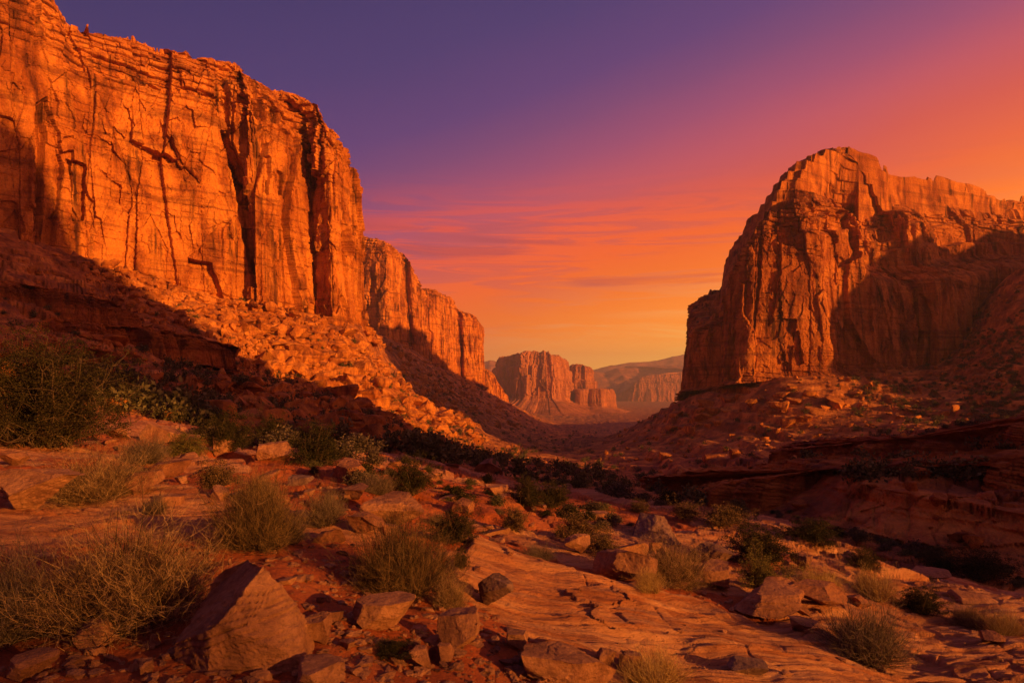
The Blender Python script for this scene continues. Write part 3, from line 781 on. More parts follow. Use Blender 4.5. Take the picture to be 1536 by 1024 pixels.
ledge('rock_ledge', [(-80, 84, 492, 540), (30, 86, 498, 545), (120, 90, 520, 556), (180, 94, 530, 560)], 8, 5, 600, 90, 517, 'dark broken ledge just above the big juniper', L=8)
ledge('rock_ledge', [(330, 150, 560, 590), (400, 152, 574, 600), (470, 156, 590, 612)], 7, 4, 420, 60, 523, 'shaded ledge of rock at the lower edge of the sunlit talus', L=8)

# --- far mesas
def far_mesa(name, pts, wt, n, rows, L, seed, lab, **kw):
    o = cliff(name, pts, wt, n, rows, L, M_far, seed, **kw); tag(o, lab, 'mesa'); return o
far_mesa('mesa', [o4(738, 2300, 535, 600), o4(790, 2200, 526, 600), o4(832, 2180, 528, 600), o4(858, 2420, 538, 604), (230, 2900, 60, -70), (-60, 2900, 70, -60)],
    [2, 3, 3, 1, .2, .4], 520, 130, 160, 101, 'flat topped distant mesa with a long talus apron, larger of two close neighbours', rad=8, cap_rise=.03, cap_rows=18, wander=.16, tiers=[(700, 900, .72, .75, 9), (700, 900, .45, .47, 5)], batter=.07, rim=.12, rimamp=.9, talus=(150, 55, 26), colw=15, colamp=2.4, crease=2.2)
far_mesa('mesa', [o4(850, 2520, 546, 606), o4(880, 2480, 548, 606), o4(896, 2560, 552, 606), (345, 2900, 40, -90), (220, 2900, 40, -90)],
    [2, 3, 2, .3, .4], 300, 90, 120, 107, 'smaller hazy mesa block beside the large flat topped one', rad=8, cap_rise=.03, cap_rows=12, wander=.2, tiers=[(800, 950, .6, .64, 10)], batter=.05, rim=.12, rimamp=1.2, talus=(110, 60, 18), colw=20, colamp=1.5, crease=1.3)
far_mesa('rock_bench', [o4(862, 2350, 585, 608), o4(905, 2340, 582, 610), o4(922, 2450, 584, 612), (330, 2700, -40, -100), (220, 2650, -30, -100)],
    [2, 3, 2, .3, .4], 260, 60, 70, 109, 'low ledge of rock at the foot of the two mesas', rad=8, cap_rise=.03, cap_rows=10, wander=.5, batter=.1, rim=.2, rimamp=1.2, talus=(120, 25, 14), colw=22)
far_mesa('mesa', [o4(922, 4100, 590, 606), o4(952, 4000, 565, 606), o4(1000, 3950, 561, 606), o4(1090, 3900, 557, 606), (2000, 4600, 110, -90), (800, 5200, 100, -100)],
    [2, 2, 2, 1, .2, .3], 420, 90, 200, 113, 'broad hazy plateau seen between the two mesas and the butte', rad=40, cap_rise=.06, cap_rows=12, batter=.35, rim=.25, rimamp=.35, talus=(330, 60, 18), colw=16)

def range_(name, d, prof, thick, seed, lab):
    """a mountain range: heightfield strip with a crest that follows prof [(photo column, row)]"""
    nx, ny = 260, 40
    px = np.linspace(prof[0][0], prof[-1][0], nx); top = zz(np.interp(px, *zip(*prof)), d)
    f = np.linspace(-1, 1, ny)[:, None]
    x = ((px - CX) / F * d)[None, :] * np.ones((ny, 1)); y = d + f * thick + 0 * x
    sh = (1 - np.abs(f)) ** .8
    z = -170 + (top[None, :] + 170) * sh
    z += 60 * d / 6000 * ridge(x / (d * .045), y / (d * .045), 4, seed) * sh * (1.1 - sh) * 2
    me = raw_mesh(name, np.stack([x, y, z], -1).reshape(-1, 3), grid_quads(ny, nx), None, True, M_far)
    return tag(link(name, me), lab, 'mountains')
range_('mountain_range', 4900, [(690, 556), (735, 540), (800, 556), (870, 556), (888, 556), (905, 560), (925, 552), (950, 551), (975, 558), (1010, 553), (1100, 550)], 700, 5, 'hazy jagged mountain range beyond the plateau')
range_('mountain_range', 6300, [(650, 572), (880, 557), (905, 551), (935, 545), (960, 543), (985, 541), (1010, 534), (1040, 530), (1090, 526), (1200, 536)], 700, 9, 'faintest mountain range on the skyline behind all the others')

# ================================================================== ridge added out of view, its skyline shaped to cast the evening shadow
Hk = [(-400, 20), (-60, 20), (-6, 14), (0, 3), (2, -1.3), (4, -3.6), (7.5, -5.5), (9.5, -8), (11.4, -8), (12.2, -1), (13.2, -7), (17.6, -7), (19.5, 12), (35, 56), (60, 120), (77, 140), (90, 128), (96, 109), (102, 91), (107, 70),
      (112, 44), (118, 29), (130, 18), (150, 8), (170, -2), (190, -14), (255, -18), (275, -17), (298, -14), (313, -10), (334, -6), (345, 2), (357, 18), (364, 28), (369, 45), (384, 58), (397, 68), (426, 78), (443, 88), (470, 98),
      (499, 84), (517, 92), (545, 101), (600, 96), (649, 74), (743, 35), (900, 10), (1100, -20), (1400, -60)]
def shade_ridge():
    uu = np.concatenate([np.arange(-400, -20, 8.0), np.arange(-20, 60, .35), np.arange(60, 500, 1.6), np.arange(500, 1500, 10)])
    Hs = np.interp(uu, *zip(*Hk))
    Hs = Hs + 2.5 * fbm(uu / 14, uu * 0, 4, 401) * (np.abs(uu - 10) > 10) * (1 - .6 * ((uu > 160) & (uu < 350))) + 1.2 * fbm(uu / 2.5, uu * 0, 3, 409)
    D0 = 260.0
    crest = Hs + SUN_T * D0
    f = np.concatenate([np.linspace(-1, 0, 26), np.linspace(0, 1, 26)[1:]])[:, None]
    u2 = uu[None, :] + 0 * f
    w = 110.0
    s_ = D0 + f * w
    foot = -40.0
    prof = 1 - np.abs(f) ** .55
    crz = crest[None, :]
    z = foot + (crz - foot) * np.where(np.abs(f) < 1e-6, 1, prof * .93)
    z = z - 6 * (1 - np.abs(ridge(u2 / 30, f * 3, 3, 9))) * (np.abs(f) > .02)
    x = SUN_H[0] * s_ + PERP[0] * u2; y = SUN_H[1] * s_ + PERP[1] * u2
    me = raw_mesh('shade_hill', np.stack([x, y, z], -1).reshape(-1, 3), grid_quads(len(f), len(uu)), None, True, M_butte)
    o = link('shade_hill', me); o['kind'] = 'structure'; return o
shade_ridge()

#@@PLANTS@@
# ================================================================== ROCKS
def ico(sub):
    import bmesh
    bm = bmesh.new(); bmesh.ops.create_icosphere(bm, subdivisions=sub, radius=1)
    bm.verts.ensure_lookup_table()
    V = np.array([v.co[:] for v in bm.verts]); Fc = np.array([[v.index for v in f.verts] for f in bm.faces]); bm.free()
    return V, Fc
ICO = {k: ico(k) for k in (2, 3, 5, 6)}
def fb3(P, f, seed, o=4):
    return (fbm(P[:, 0] * f + 3.1, P[:, 1] * f + P[:, 2] * f * .61, o, seed) + fbm(P[:, 1] * f * .83 + 1.7, P[:, 2] * f - P[:, 0] * f * .37, o, seed + 50) + fbm(P[:, 2] * f * 1.1, P[:, 0] * f * .9 - 7, o, seed + 90)) / 1.7
def boulder_mesh(name, seed, size=(1, .8, .6), planes=None, sub=5, mat=None, layer=.02, rough=.022, cuts=11, cutr=(.52, .86)):
    """angular block: a ball trimmed by planes, then bedding grooves, chips and grain. Base sits at z=0."""
    rs = np.random.RandomState(seed)
    V, Fc = ICO[sub]; V = V * 1.5
    pl = []
    if planes is None:
        for i in range(cuts):
            n = rs.normal(size=3); n[2] *= .8; n /= np.linalg.norm(n); pl.append((n, rs.uniform(*cutr)))
        pl.append((np.array([rs.uniform(-.25, .25), rs.uniform(-.25, .1), 1.0]), rs.uniform(.5, .7)))
    else:
        pl = [(np.array(n, float), d) for n, d in planes]
    for n, d in pl:
        n = n / np.linalg.norm(n)
        e = V @ n - d; m = e > 0
        V = V - np.where(m, e, 0)[:, None] * n[None, :]
    rad = np.linalg.norm(V, axis=1, keepdims=True) + 1e-6; nd = V / rad
    tilt = np.array([rs.uniform(-.3, .3), rs.uniform(-.3, .3), 1.0]); tilt /= np.linalg.norm(tilt)
    lay = V @ tilt * 9 + fb3(V, 1.2, seed, 2) * 1.4
    g = np.abs(lay - np.round(lay)); r = rnd(np.round(lay), 0 * lay, seed)
    D = -layer * (r > .45) * np.exp(-(g / .10) ** 2) * 2.2 + layer * .8 * (rnd(np.floor(lay), 0 * lay, seed + 3) - .5)
    f1, f2, cid = worley(V[:, 0] * 3.1 + V[:, 2] * 1.3, V[:, 1] * 3.1 - V[:, 2] * 1.7, seed)
    D = D + .045 * (cid - .6) * sstep(f2 - f1, 0, .12)
    D = D + rough * 2.4 * fb3(V, 1.7, seed + 7) + rough * fb3(V, 7, seed + 9)
    V = V + nd * D[:, None]
    V = V * np.array(size) * .62
    V[:, 2] -= V[:, 2].min() + .12 * size[2]
    return raw_mesh(name, V, None, Fc, sub < 3, mat)

HERO = []
def short(label):
    w = label
    for c in (' with ', ' beside ', ' below ', ' at the ', ' on the ', ' above ', ' between ', ' behind ', ' near ', ' against ', ' next ', ' growing ', ' in the ', ' in front ', ' around ', ' half ', ' lying ', ', ', ' shaped ', ' leaning ', ' among ', ' tucked ', ' pressed ', ' merging ', ' touching ', ' peeking ', ' standing ', ' sitting ', ' under ', ' catching ', ' cut ', ' alone ', ' by ', ' flat on ', ' low on ', ' down ', ' butting ', ' sunk ', ' of the ', ' beyond '):
        w = w.split(c)[0]
    return ' '.join(w.split()[:7])
def near_name(p):
    return min(HERO, key=lambda h: (h[0] - p.x) ** 2 + (h[1] - p.y) ** 2)[2]
hero_seed = [1000]
def rock_at(px, pyb, wpx, hpx, label, size=None, seed=None, rz=None, mat=None, planes=None, group=None, tilt=0, name='boulder', depth=1.0, cat='boulder', sink=.06, sub=5, **kw):
    hero_seed[0] += 1
    sd = seed or hero_seed[0]
    p, n = at_px(px, pyb)
    if p is None: return
    d = p.y; w = wpx / F * d; h = hpx / F * d
    me = boulder_mesh(name, sd, (1, 1, 1), planes, sub, mat or M_bould, **kw)
    co = np.array([v.co[:] for v in me.vertices]); mn = co.min(0); mx = co.max(0); e = mx - mn
    rs = random.Random(sd)
    a = rz if rz is not None else rs.uniform(-.5, .5)
    h3 = max(h * .92, .02)
    sc = (w / e[0], w * depth * .85 / e[1], h3 / e[2] * 1.12)
    co = (co - (mn + mx) / 2 * np.array([1, 1, 0]) - np.array([0, 0, mn[2]])) * np.array(sc)
    me.vertices.foreach_set('co', co.astype(np.float32).ravel()); me.update()
    o = link(name, me, loc=(p.x, p.y + w * depth * .3, 0), rot=(0, tilt, a if planes is None else 0))
    z0, _ = gz(o.location.x, o.location.y)
    o.location.z = min(z0, p.z + w * .15) - h * sink
    HERO.append((p.x, p.y, short(label)))
    return tag(o, label, cat, group)

# the big split block: a flat purple-grey face towards the upper left, broken orange faces towards the camera
rock_at(357, 1006, 218, 150, 'large angular split boulder with flat purplish upper face, beside the big dry shrub', seed=7, sub=6,
        planes=[((-.62, -.32, .86), .50), ((.52, -.62, .58), .60), ((.25, -.95, -.1), .72), ((-.5, -.8, .0), .80), ((.9, .1, .25), .78), ((.6, .5, .6), .62), ((0, 1, .1), .75), ((-1, .1, -.05), .95), ((0, 0, -1), .55), ((.1, -.75, .95), .98)],
        depth=.95, layer=.018, rough=.02)
HR = [
 (38, 768, 140, 68, 'broad low slab boulder with a layered face at the edge of the scrub', dict(depth=.8)),
 (572, 952, 96, 52, 'flat tan boulder below the rounded bush, shaped like a loaf', dict(depth=.8)),
 (687, 976, 66, 56, 'chunky pale boulder with rounded top on the gravel', dict()),
 (743, 916, 56, 54, 'dark wedge shaped rock leaning at the edge of the smooth slickrock', dict(mat=M_dkb)),
 (588, 789, 94, 50, 'squarish orange boulder with an undercut shadowed side between shrubs', dict(seed=1403)),
 (545, 801, 58, 30, 'small pale wedge of rock in front of the undercut boulder', dict()),
 (518, 724, 60, 32, 'smooth blocky boulder lying on the bare bench above the scrub', dict()),
 (405, 694, 56, 30, 'brown boulder half hidden under the spreading green shrub', dict()),
 (448, 728, 42, 22, 'short dark square rock sitting on the bare bench', dict(mat=M_dkb)),
 (940, 872, 102, 50, 'long sunlit boulder with a dark pitted side and golden grass against it', dict(depth=.7)),
 (984, 812, 80, 40, 'dark rough dome of rock behind the golden shrubs', dict(mat=M_dkb, sink=.2, planes=[((-.5, -.6, .75), .62), ((.6, -.5, .6), .66), ((0, -1, .25), .72), ((.2, .3, 1), .70), ((-.9, .2, .35), .74), ((.9, .1, .3), .8), ((0, 1, 0), .7), ((0, 0, -1), .5)])),
 (863, 829, 48, 28, 'small grey pink boulder near the middle of the slickrock', dict()),
 (1062, 842, 74, 46, 'dark leaning slab between the dry shrubs and the green bush', dict(mat=M_dkb, tilt=.35)),
 (1172, 928, 130, 36, 'wide flat sandstone slab with a crisp shadowed edge', dict(depth=.9, seed=1411)),
 (1235, 918, 90, 30, 'thin tilted slab butting against the wide flat slab', dict(depth=.8)),
 (1074, 886, 52, 38, 'upright rounded block beside the olive bush', dict()),
 (1212, 948, 44, 22, 'small pointed wedge of rock below the wide flat slab', dict()),
 (466, 972, 50, 48, 'narrow block tucked behind the split boulder', dict()),
 (133, 976, 56, 42, 'knobby red rock under the hem of the big dry shrub', dict()),
 (36, 1026, 74, 40, 'rounded reddish boulder cut off by the bottom corner of the view', dict()),
 (213, 1014, 32, 24, 'pale pinkish cobble alone on the red soil', dict()),
 (626, 1004, 42, 32, 'tilted flake of rock beside the dark low sprig', dict()),
 (662, 994, 38, 28, 'small blocky stone between two flakes on the gravel', dict()),
 (472, 1030, 84, 34, 'low domed rock in front of the split boulder', dict()),
 (842, 1030, 150, 58, 'large flat paving-like slab sunk in the gravel', dict(depth=1.0, seed=1423)),
 (776, 975, 44, 26, 'flat pale stone above the sunken slab', dict()),
 (806, 1006, 60, 26, 'thin flake of rock leaning on the sunken slab', dict()),
 (912, 1004, 30, 26, 'brown egg shaped cobble at the edge of the slickrock', dict()),
 (945, 1012, 40, 30, 'rounded stone beside the golden tuft of grass', dict()),
 (1125, 1012, 60, 22, 'dark lens of rock lying flat on the striped slickrock', dict(mat=M_dkb)),
 (206, 742, 60, 30, 'small orange outcrop block beyond the pale dry shrub', dict()),
 (12, 700, 40, 22, 'small round stone between the juniper and the slab boulder', dict()),
 (165, 660, 44, 18, 'flat stone at the foot of the big juniper', dict()),
 (230, 668, 60, 30, 'tilted tan slab among grey scrub near the juniper', dict(tilt=.3)),
 (620, 722, 60, 16, 'flat ledge stone by the young juniper', dict()),
 (735, 708, 44, 26, 'brown boulder on the far bench above the dark bushes', dict()),
 (695, 772, 34, 20, 'small stone behind the low round green bush', dict()),
 (790, 756, 44, 16, 'flat pale stone next to the dark twin bushes', dict()),
 (742, 745, 30, 16, 'pale pebble-like boulder on the middle bench', dict()),
 (826, 748, 26, 20, 'grey stone in front of the dark twin bushes', dict(mat=M_dkb)),
 (1208, 852, 34, 20, 'brown rock at the foot of the dark green bush', dict()),
 (1400, 868, 60, 14, 'thin ledge block on the edge of the slickrock bench', dict()),
 (1470, 905, 70, 14, 'thin pale ledge block near the golden bushes', dict()),
 (1498, 966, 60, 16, 'sunlit flat stone below the golden bushes', dict()),
]
for a in HR: rock_at(*a[:5], **a[5])

# boulders strewn over the sunlit talus and ledges: copies of a few blocks
protos = [boulder_mesh('boulder', 2000 + i, (1, .85, .7), sub=3, mat=M_rub, layer=.02, rough=.03) for i in range(7)]
near_protos = [boulder_mesh('rock', 2100 + i, (1, .85, .62), sub=3, mat=M_bould) for i in range(8)]
rg = random.Random(5)
def scatter_px(n, poly, meshes, size, name, label, cat, group, seed, sink=.25, near=False):
    rg = random.Random(seed); k = 0; tries = 0
    xs = [p[0] for p in poly]; ys = [p[1] for p in poly]
    while k < n and tries < n * 30:
        tries += 1
        px = rg.uniform(min(xs), max(xs)); py = rg.uniform(min(ys), max(ys))
        if not in_poly(np.array([px]), np.array([py]), poly)[0]: continue
        p, nr = at_px(px, py)
        if p is None or p.y > 1400: continue
        s = size(rg, p.y)
        o = link(name, meshes[rg.randrange(len(meshes))])
        o.location = (p.x, p.y, p.z - s * sink)
        o.rotation_euler = (rg.uniform(-.25, .25), rg.uniform(-.25, .25), rg.uniform(0, 6.28))
        o.scale = (s * rg.uniform(.8, 1.3), s * rg.uniform(.8, 1.2), s * rg.uniform(.7, 1.15))
        if near:
            q = s / min(p.y, 14)
            adj = ('tiny', 'small', 'larger')[(q > .02) + (q > .045)]
            tag(o, '%s %s lying closest to the %s' % (adj, ('flat ' if o.scale.z < .85 * o.scale.x else 'chunky ') + ('loose rock' if name == 'rock' else 'stone'), near_name(p)), cat, group)
        else:
            tag(o, ('%s ' % ('big' if s > 3 else 'small') + label).replace('big huge', 'huge'), cat, group)
        k += 1
pw = lambda a, b, e=2.2: (lambda r, d: a + (b - a) * r.random() ** e)
scatter_px(80, [(340, 470), (560, 500), (620, 560), (600, 620), (700, 670), (640, 670), (520, 610), (380, 540)], protos, pw(1.2, 9.0, 2.6), 'boulder', 'block of fallen orange sandstone on the sunlit talus under the towering wall', 'boulder', 'boulders on the sunlit talus', 21)
scatter_px(26, [(390, 505), (470, 500), (590, 560), (600, 600), (520, 590), (400, 550)], protos, pw(3.5, 8.5, 1.2), 'boulder', 'huge block of orange sandstone in the jumbled outcrop below the towering wall', 'boulder', 'huge blocks in the talus outcrop', 27, sink=.4)
scatter_px(40, [(960, 640), (1080, 600), (1250, 570), (1290, 640), (1100, 700), (960, 690)], protos, pw(1.5, 8, 2.4), 'boulder', 'block of sandstone on the ledges below the butte', 'boulder', 'boulders below the butte', 22)
scatter_px(35, [(0, 440), (200, 500), (420, 600), (420, 650), (180, 620), (0, 540)], protos, pw(.6, 3.2, 2), 'boulder', 'shadowed block of rock on the dark ledges below the towering wall', 'boulder', 'boulders on the shaded ledges', 23)
scatter_px(30, [(1050, 700), (1300, 640), (1536, 600), (1536, 830), (1300, 800), (1100, 760)], protos, pw(.25, 1.2, 2), 'boulder', 'shadowed block of rock on the dark slope across the ravine', 'boulder', 'boulders across the ravine', 24)
scatter_px(16, [(1060, 600), (1120, 596), (1250, 592), (1285, 625), (1180, 640), (1040, 648)], protos, pw(4.5, 10, 1.2), 'boulder', 'huge sunlit block in the broken ledge under the butte', 'boulder', 'huge blocks under the butte', 28, sink=.42)

def rubble():
    """the countless smaller blocks of the talus slopes"""
    rs = np.random.RandomState(8); B0, T0 = ICO[2]; var = []
    for v in range(14):
        q = B0 * 1.3
        for _ in range(13):
            n = rs.normal(size=3); n /= np.linalg.norm(n); e = q @ n - rs.uniform(.34, .72); q = q - np.where(e > 0, e, 0)[:, None] * n
        var.append(q)
    Vs = []; Fs = []; k = 0
    regs = [(330, 720, 455, 680, 4200, 1.0), (600, 800, 540, 640, 900, 1.3), (0, 420, 380, 640, 1500, .4), (900, 1400, 560, 710, 1300, .4), (1240, 1536, 420, 700, 900, .6), (130, 420, 395, 520, 1200, .8)]
    for x0, x1, y0, y1, n, sc in regs:
        for _ in range(n):
            px = rs.uniform(x0, x1); py = rs.uniform(y0, y1); p, nr = at_px(px, py)
            if p is None or p.y < 40 or p.y > 1300: continue
            s = sc * (.28 + 2.2 * rs.rand() ** 5) * min(2.2, .5 + p.y / 220)
            q = var[rs.randint(14)] * np.array([s * rs.uniform(.7, 1.3), s * rs.uniform(.7, 1.2), s * rs.uniform(.45, .9)])
            a = rs.rand() * 6.3; b = rs.uniform(-.5, .5); c, sn = math.cos(a), math.sin(a); cb, sb = math.cos(b), math.sin(b)
            q = np.stack([q[:, 0], q[:, 1] * cb - q[:, 2] * sb, q[:, 1] * sb + q[:, 2] * cb], -1)
            q = np.stack([q[:, 0] * c - q[:, 1] * sn, q[:, 0] * sn + q[:, 1] * c, q[:, 2]], -1) + np.array(p) + [0, 0, .12 * s]
            Vs.append(q); Fs.append(T0 + 162 * k if len(B0) == 162 else T0 + len(B0) * k); k += 1
    me = raw_mesh('rubble', np.concatenate(Vs), None, np.concatenate(Fs), False, M_rub)
    tag(link('rubble', me), 'countless small blocks of broken sandstone covering the talus slopes', 'rubble', kind='stuff')
rubble()
# gravel: nobody could count it
def gravel():
    V0, F0 = ICO[2]; rs = np.random.RandomState(3); N = 9000; Vs = []; Fs = []; k = 0
    while k < N:
        u = rs.rand(); r = 2.2 + 9.5 * u ** 1.6; a = R(rs.uniform(-41, 30))
        x = r * math.sin(a); y = r * math.cos(a)
        rk = float(band_mask(np.array([x]), np.array([y]))[0])
        dens = float(fbm(np.array([x * 1.4]), np.array([y * 1.4]), 3, 8)[0])
        if rs.rand() < (.93 if rk > .5 else .0) or dens < rs.uniform(-.5, .25): k += .25; continue
        h = BV.ray_cast(Vector((x, y, 900)), Vector((0, 0, -1)))
        if not h[0]: k += 1; continue
        s = .006 + .034 * rs.rand() ** 3.4
        q = V0 * (1 + .25 * rs.normal(size=(len(V0), 1))) * np.array([s * rs.uniform(.8, 1.5), s * rs.uniform(.8, 1.2), s * rs.uniform(.35, .8)])
        c, s_ = math.cos(rs.rand() * 6.3), math.sin(rs.rand() * 6.3)
        q = np.stack([q[:, 0] * c - q[:, 1] * s_, q[:, 0] * s_ + q[:, 1] * c, q[:, 2]], -1) + np.array(h[0]) + [0, 0, s * .15]
        Vs.append(q); Fs.append(F0 + len(V0) * (len(Vs) - 1)); k += 1
    me = raw_mesh('gravel', np.concatenate(Vs), None, np.concatenate(Fs), False, M_bould)
    o = link('gravel', me); tag(o, 'scattered red and tan gravel on the soil', 'gravel', kind='stuff')
gravel()

# ================================================================== PLANTS
def tubes(paths, radii, sides=3):
    """paths [n, m, 3], radii [n, m] -> vertices, quads"""
    n, m, _ = paths.shape
    T = np.gradient(paths, axis=1); T /= np.linalg.norm(T, axis=2, keepdims=True) + 1e-9
    up = np.array([.31, .17, .93]); a = np.cross(T, up); a /= np.linalg.norm(a, axis=2, keepdims=True) + 1e-9
    b = np.cross(T, a)
    an = np.arange(sides) * 2 * np.pi / sides
    V = paths[:, :, None, :] + radii[:, :, None, None] * (np.cos(an)[None, None, :, None] * a[:, :, None, :] + np.sin(an)[None, None, :, None] * b[:, :, None, :])
    i = np.arange(n)[:, None, None] * m * sides; j = np.arange(m - 1)[None, :, None] * sides; k = np.arange(sides)[None, None, :]; k2 = (k + 1) % sides
    q = np.stack([i + j + k, i + j + k2, i + j + sides + k2, i + j + sides + k], -1).reshape(-1, 4)
    return V.reshape(-1, 3), q
def curved(base, dirn, length, rs, m=5, wob=.12, droop=.0, lift=.0):
    n = len(base); t = np.linspace(0, 1, m)[None, :, None]
    P = base[:, None, :] + dirn[:, None, :] * t * length[:, None, None]
    w = rs.normal(size=(n, 1, 3)) * wob * length[:, None, None]; w2 = rs.normal(size=(n, 1, 3)) * wob * .6 * length[:, None, None]
    P = P + w * t ** 2 + w2 * np.sin(t * 5.5) * t
    P[:, :, 2] += (lift - droop) * (t[:, :, 0] ** 2) * length[:, None]
    return P
def dirs(rs, n, lo, hi):
    a = rs.rand(n) * 2 * np.pi; e = np.radians(lo + (hi - lo) * rs.rand(n) ** .8)
    return np.stack([np.cos(a) * np.cos(e), np.sin(a) * np.cos(e), np.sin(e)], -1)
def join(parts):
    V = []; Q = []; o = 0
    for v, q in parts: V.append(v); Q.append(q + o); o += len(v)
    return np.concatenate(V), np.concatenate(Q)
def dry_bush(seed, stems=420, kids=4, H=.5, Wd=.5, thick=.0022, lo=8, hi=85, wob=.13, curl=.25):
    """returns meshes (woody stems, fine twigs); about 1 m wide, .5-.6 high at scale 1"""
    rs = np.random.RandomState(seed)
    nc = max(5, stems // 45); cc = rs.normal(size=(nc, 3)) * [Wd * .22, Wd * .22, 0]
    ci = rs.randint(0, nc, stems); base = cc[ci] + rs.normal(size=(stems, 3)) * [.03, .03, 0]; base[:, 2] = 0
    d = dirs(rs, stems, lo, hi); out = base / (np.linalg.norm(base, axis=1, keepdims=True) + .1)
    d = d + out * .35; d /= np.linalg.norm(d, axis=1, keepdims=True)
    lobes = 1 + .28 * np.sin(np.arctan2(d[:, 1], d[:, 0]) * 3 + seed) + .18 * rs.normal(size=stems)
    el = np.clip(d[:, 2], 0, 1)
    Lg = (Wd * (1 - el) + H * el) * np.clip(lobes, .5, 1.5) * rs.uniform(.55, 1.0, stems)
    P = curved(base, d, Lg, rs, 6, wob, 0, .10)
    rad = thick * 1.7 * np.linspace(1, .45, 6)[None, :] * rs.uniform(.6, 1.3, (stems, 1))
    wood = tubes(P, rad)
    tw = []
    for g in range(2):
        src = P if g == 0 else P1
        n = len(src) * (kids if g == 0 else 2)
        idx = rs.randint(0, len(src), n); tpos = rs.randint(2, src.shape[1], n)
        b = src[idx, tpos]; pd = src[idx, tpos] - src[idx, tpos - 1]; pd /= np.linalg.norm(pd, axis=1, keepdims=True) + 1e-9
        dd = pd + rs.normal(size=(n, 3)) * .55; dd[:, 2] += .25; dd /= np.linalg.norm(dd, axis=1, keepdims=True)
        L1 = np.mean([H, Wd]) * rs.uniform(.14, .36, n) * (1 if g == 0 else .6)
        P1 = curved(b, dd, L1, rs, 4, curl, 0, .12)
        tw.append(tubes(P1, thick * (.75 if g == 0 else .5) * np.linspace(1, .35, 4)[None, :] * np.ones((n, 1))))
    tV, tQ = join(tw)
    return wood, (tV, tQ)
def leaf_cards(C, rs, per, spread, size, flat=.0, updir=.3):
    n = len(C) * per; c = np.repeat(C, per, 0) + rs.normal(size=(n, 3)) * spread
    d = rs.normal(size=(n, 3)); d[:, 2] += updir; d /= np.linalg.norm(d, axis=1, keepdims=True)
    s = np.cross(d, rs.normal(size=(n, 3))); s /= np.linalg.norm(s, axis=1, keepdims=True) + 1e-9
    L = size * rs.uniform(.6, 1.4, (n, 1)); w = L * .28
    V = np.stack([c, c + d * L * .5 + s * w, c + d * L, c + d * L * .5 - s * w], 1).reshape(-1, 3)
    return V, np.arange(n * 4).reshape(-1, 4)
def leafy_bush(seed, H=.7, W=.5, branches=46, clumps=260, per=34, leaf=.028, spread=.035, trunk=.012, openness=.3):
    rs = np.random.RandomState(seed)
    d = dirs(rs, branches, 12, 88); base = rs.normal(size=(branches, 3)) * [W * .12, W * .12, 0]; base[:, 2] = 0
    el = np.clip(d[:, 2], 0, 1); lob = 1 + .25 * np.sin(np.arctan2(d[:, 1], d[:, 0]) * 2.6 + seed) + .12 * rs.normal(size=branches)
    Lg = (W * (1 - el ** 2) + H * el ** 2) * lob * rs.uniform(.7, 1.0, branches)
    P = curved(base, d, Lg, rs, 7, .12, 0, .12)
    wood = tubes(P, trunk * np.linspace(1, .25, 7)[None, :] * rs.uniform(.5, 1.3, (branches, 1)), 5)
    n = clumps; idx = rs.randint(0, branches, n); tp = np.clip(3 + 4 * rs.rand(n) ** .8, 3, 6).astype(int)
    b = P[idx, tp]; dd = rs.normal(size=(n, 3)); dd[:, 2] += .4; dd /= np.linalg.norm(dd, axis=1, keepdims=True)
    P1 = curved(b, dd, np.full(n, (H + W) * .11) * rs.uniform(.5, 1.6, n), rs, 4, .2, 0, .15)
    tw = tubes(P1, trunk * .22 * np.linspace(1, .4, 4)[None, :] * np.ones((n, 1)))
    tips = P1[:, 3]
    tips = tips[tips[:, 2] > .02]
    lv = leaf_cards(tips, rs, per, spread, leaf)
    return join([wood, tw]), lv
def make_plant(name, woodq, leafq, mw, ml, n1, n2):
    # normalise: 1 wide, 1 high
    A_ = np.concatenate([woodq[0], leafq[0]])
    r = np.percentile(np.hypot(A_[:, 0], A_[:, 1]), 95) * 2; hh = np.percentile(A_[:, 2], 97)
    sc = np.array([1 / r, 1 / r, 1 / hh]); woodq = (woodq[0] * sc, woodq[1]); leafq = (leafq[0] * sc, leafq[1])
    return (raw_mesh(n1, woodq[0], woodq[1], None, True, mw), raw_mesh(n2, leafq[0], leafq[1], None, False, ml), n1, n2)
PROTO = {}
def P_(key, mk): 
    if key not in PROTO: PROTO[key] = mk()
    return PROTO[key]
def bushmeshes(kind, v):
    s = 500 + v * 31
    if kind == 'dry':    w, t = dry_bush(s, 900, 6, .52, .52, .0019, 4, 85, .18, .34); return make_plant('dry_shrub', w, t, M_stem, M_dry, 'stems', 'twigs')
    if kind == 'brush':  w, t = dry_bush(s, 1300, 5, .50, .50, .0017, 6, 88, .09, .20); return make_plant('brush', w, t, M_stem, M_sage, 'stems', 'twigs')
    if kind == 'grey':   w, t = dry_bush(s, 600, 6, .45, .5, .0019, 5, 85, .12, .22); return make_plant('grey', w, t, M_stem, M_grey, 'stems', 'twigs')
    if kind == 'gold':   w, t = dry_bush(s, 700, 3, .5, .5, .0017, 20, 88, .08, .12); return make_plant('gold', w, t, M_gold, M_gold, 'stems', 'twigs')
    if kind == 'green':  w, l = leafy_bush(s, .8, .55, 60, 520, 44, .026, .034); return make_plant('g', w, l, M_bark, M_green, 'branches', 'foliage')
    if kind == 'olive':  w, l = leafy_bush(s, .62, .52, 60, 520, 40, .022, .032); return make_plant('o', w, l, M_bark, M_olive, 'branches', 'foliage')
    if kind == 'sage':   w, l = leafy_bush(s, .55, .52, 60, 420, 34, .026, .036); return make_plant('s', w, l, M_bark, M_sage, 'branches', 'foliage')
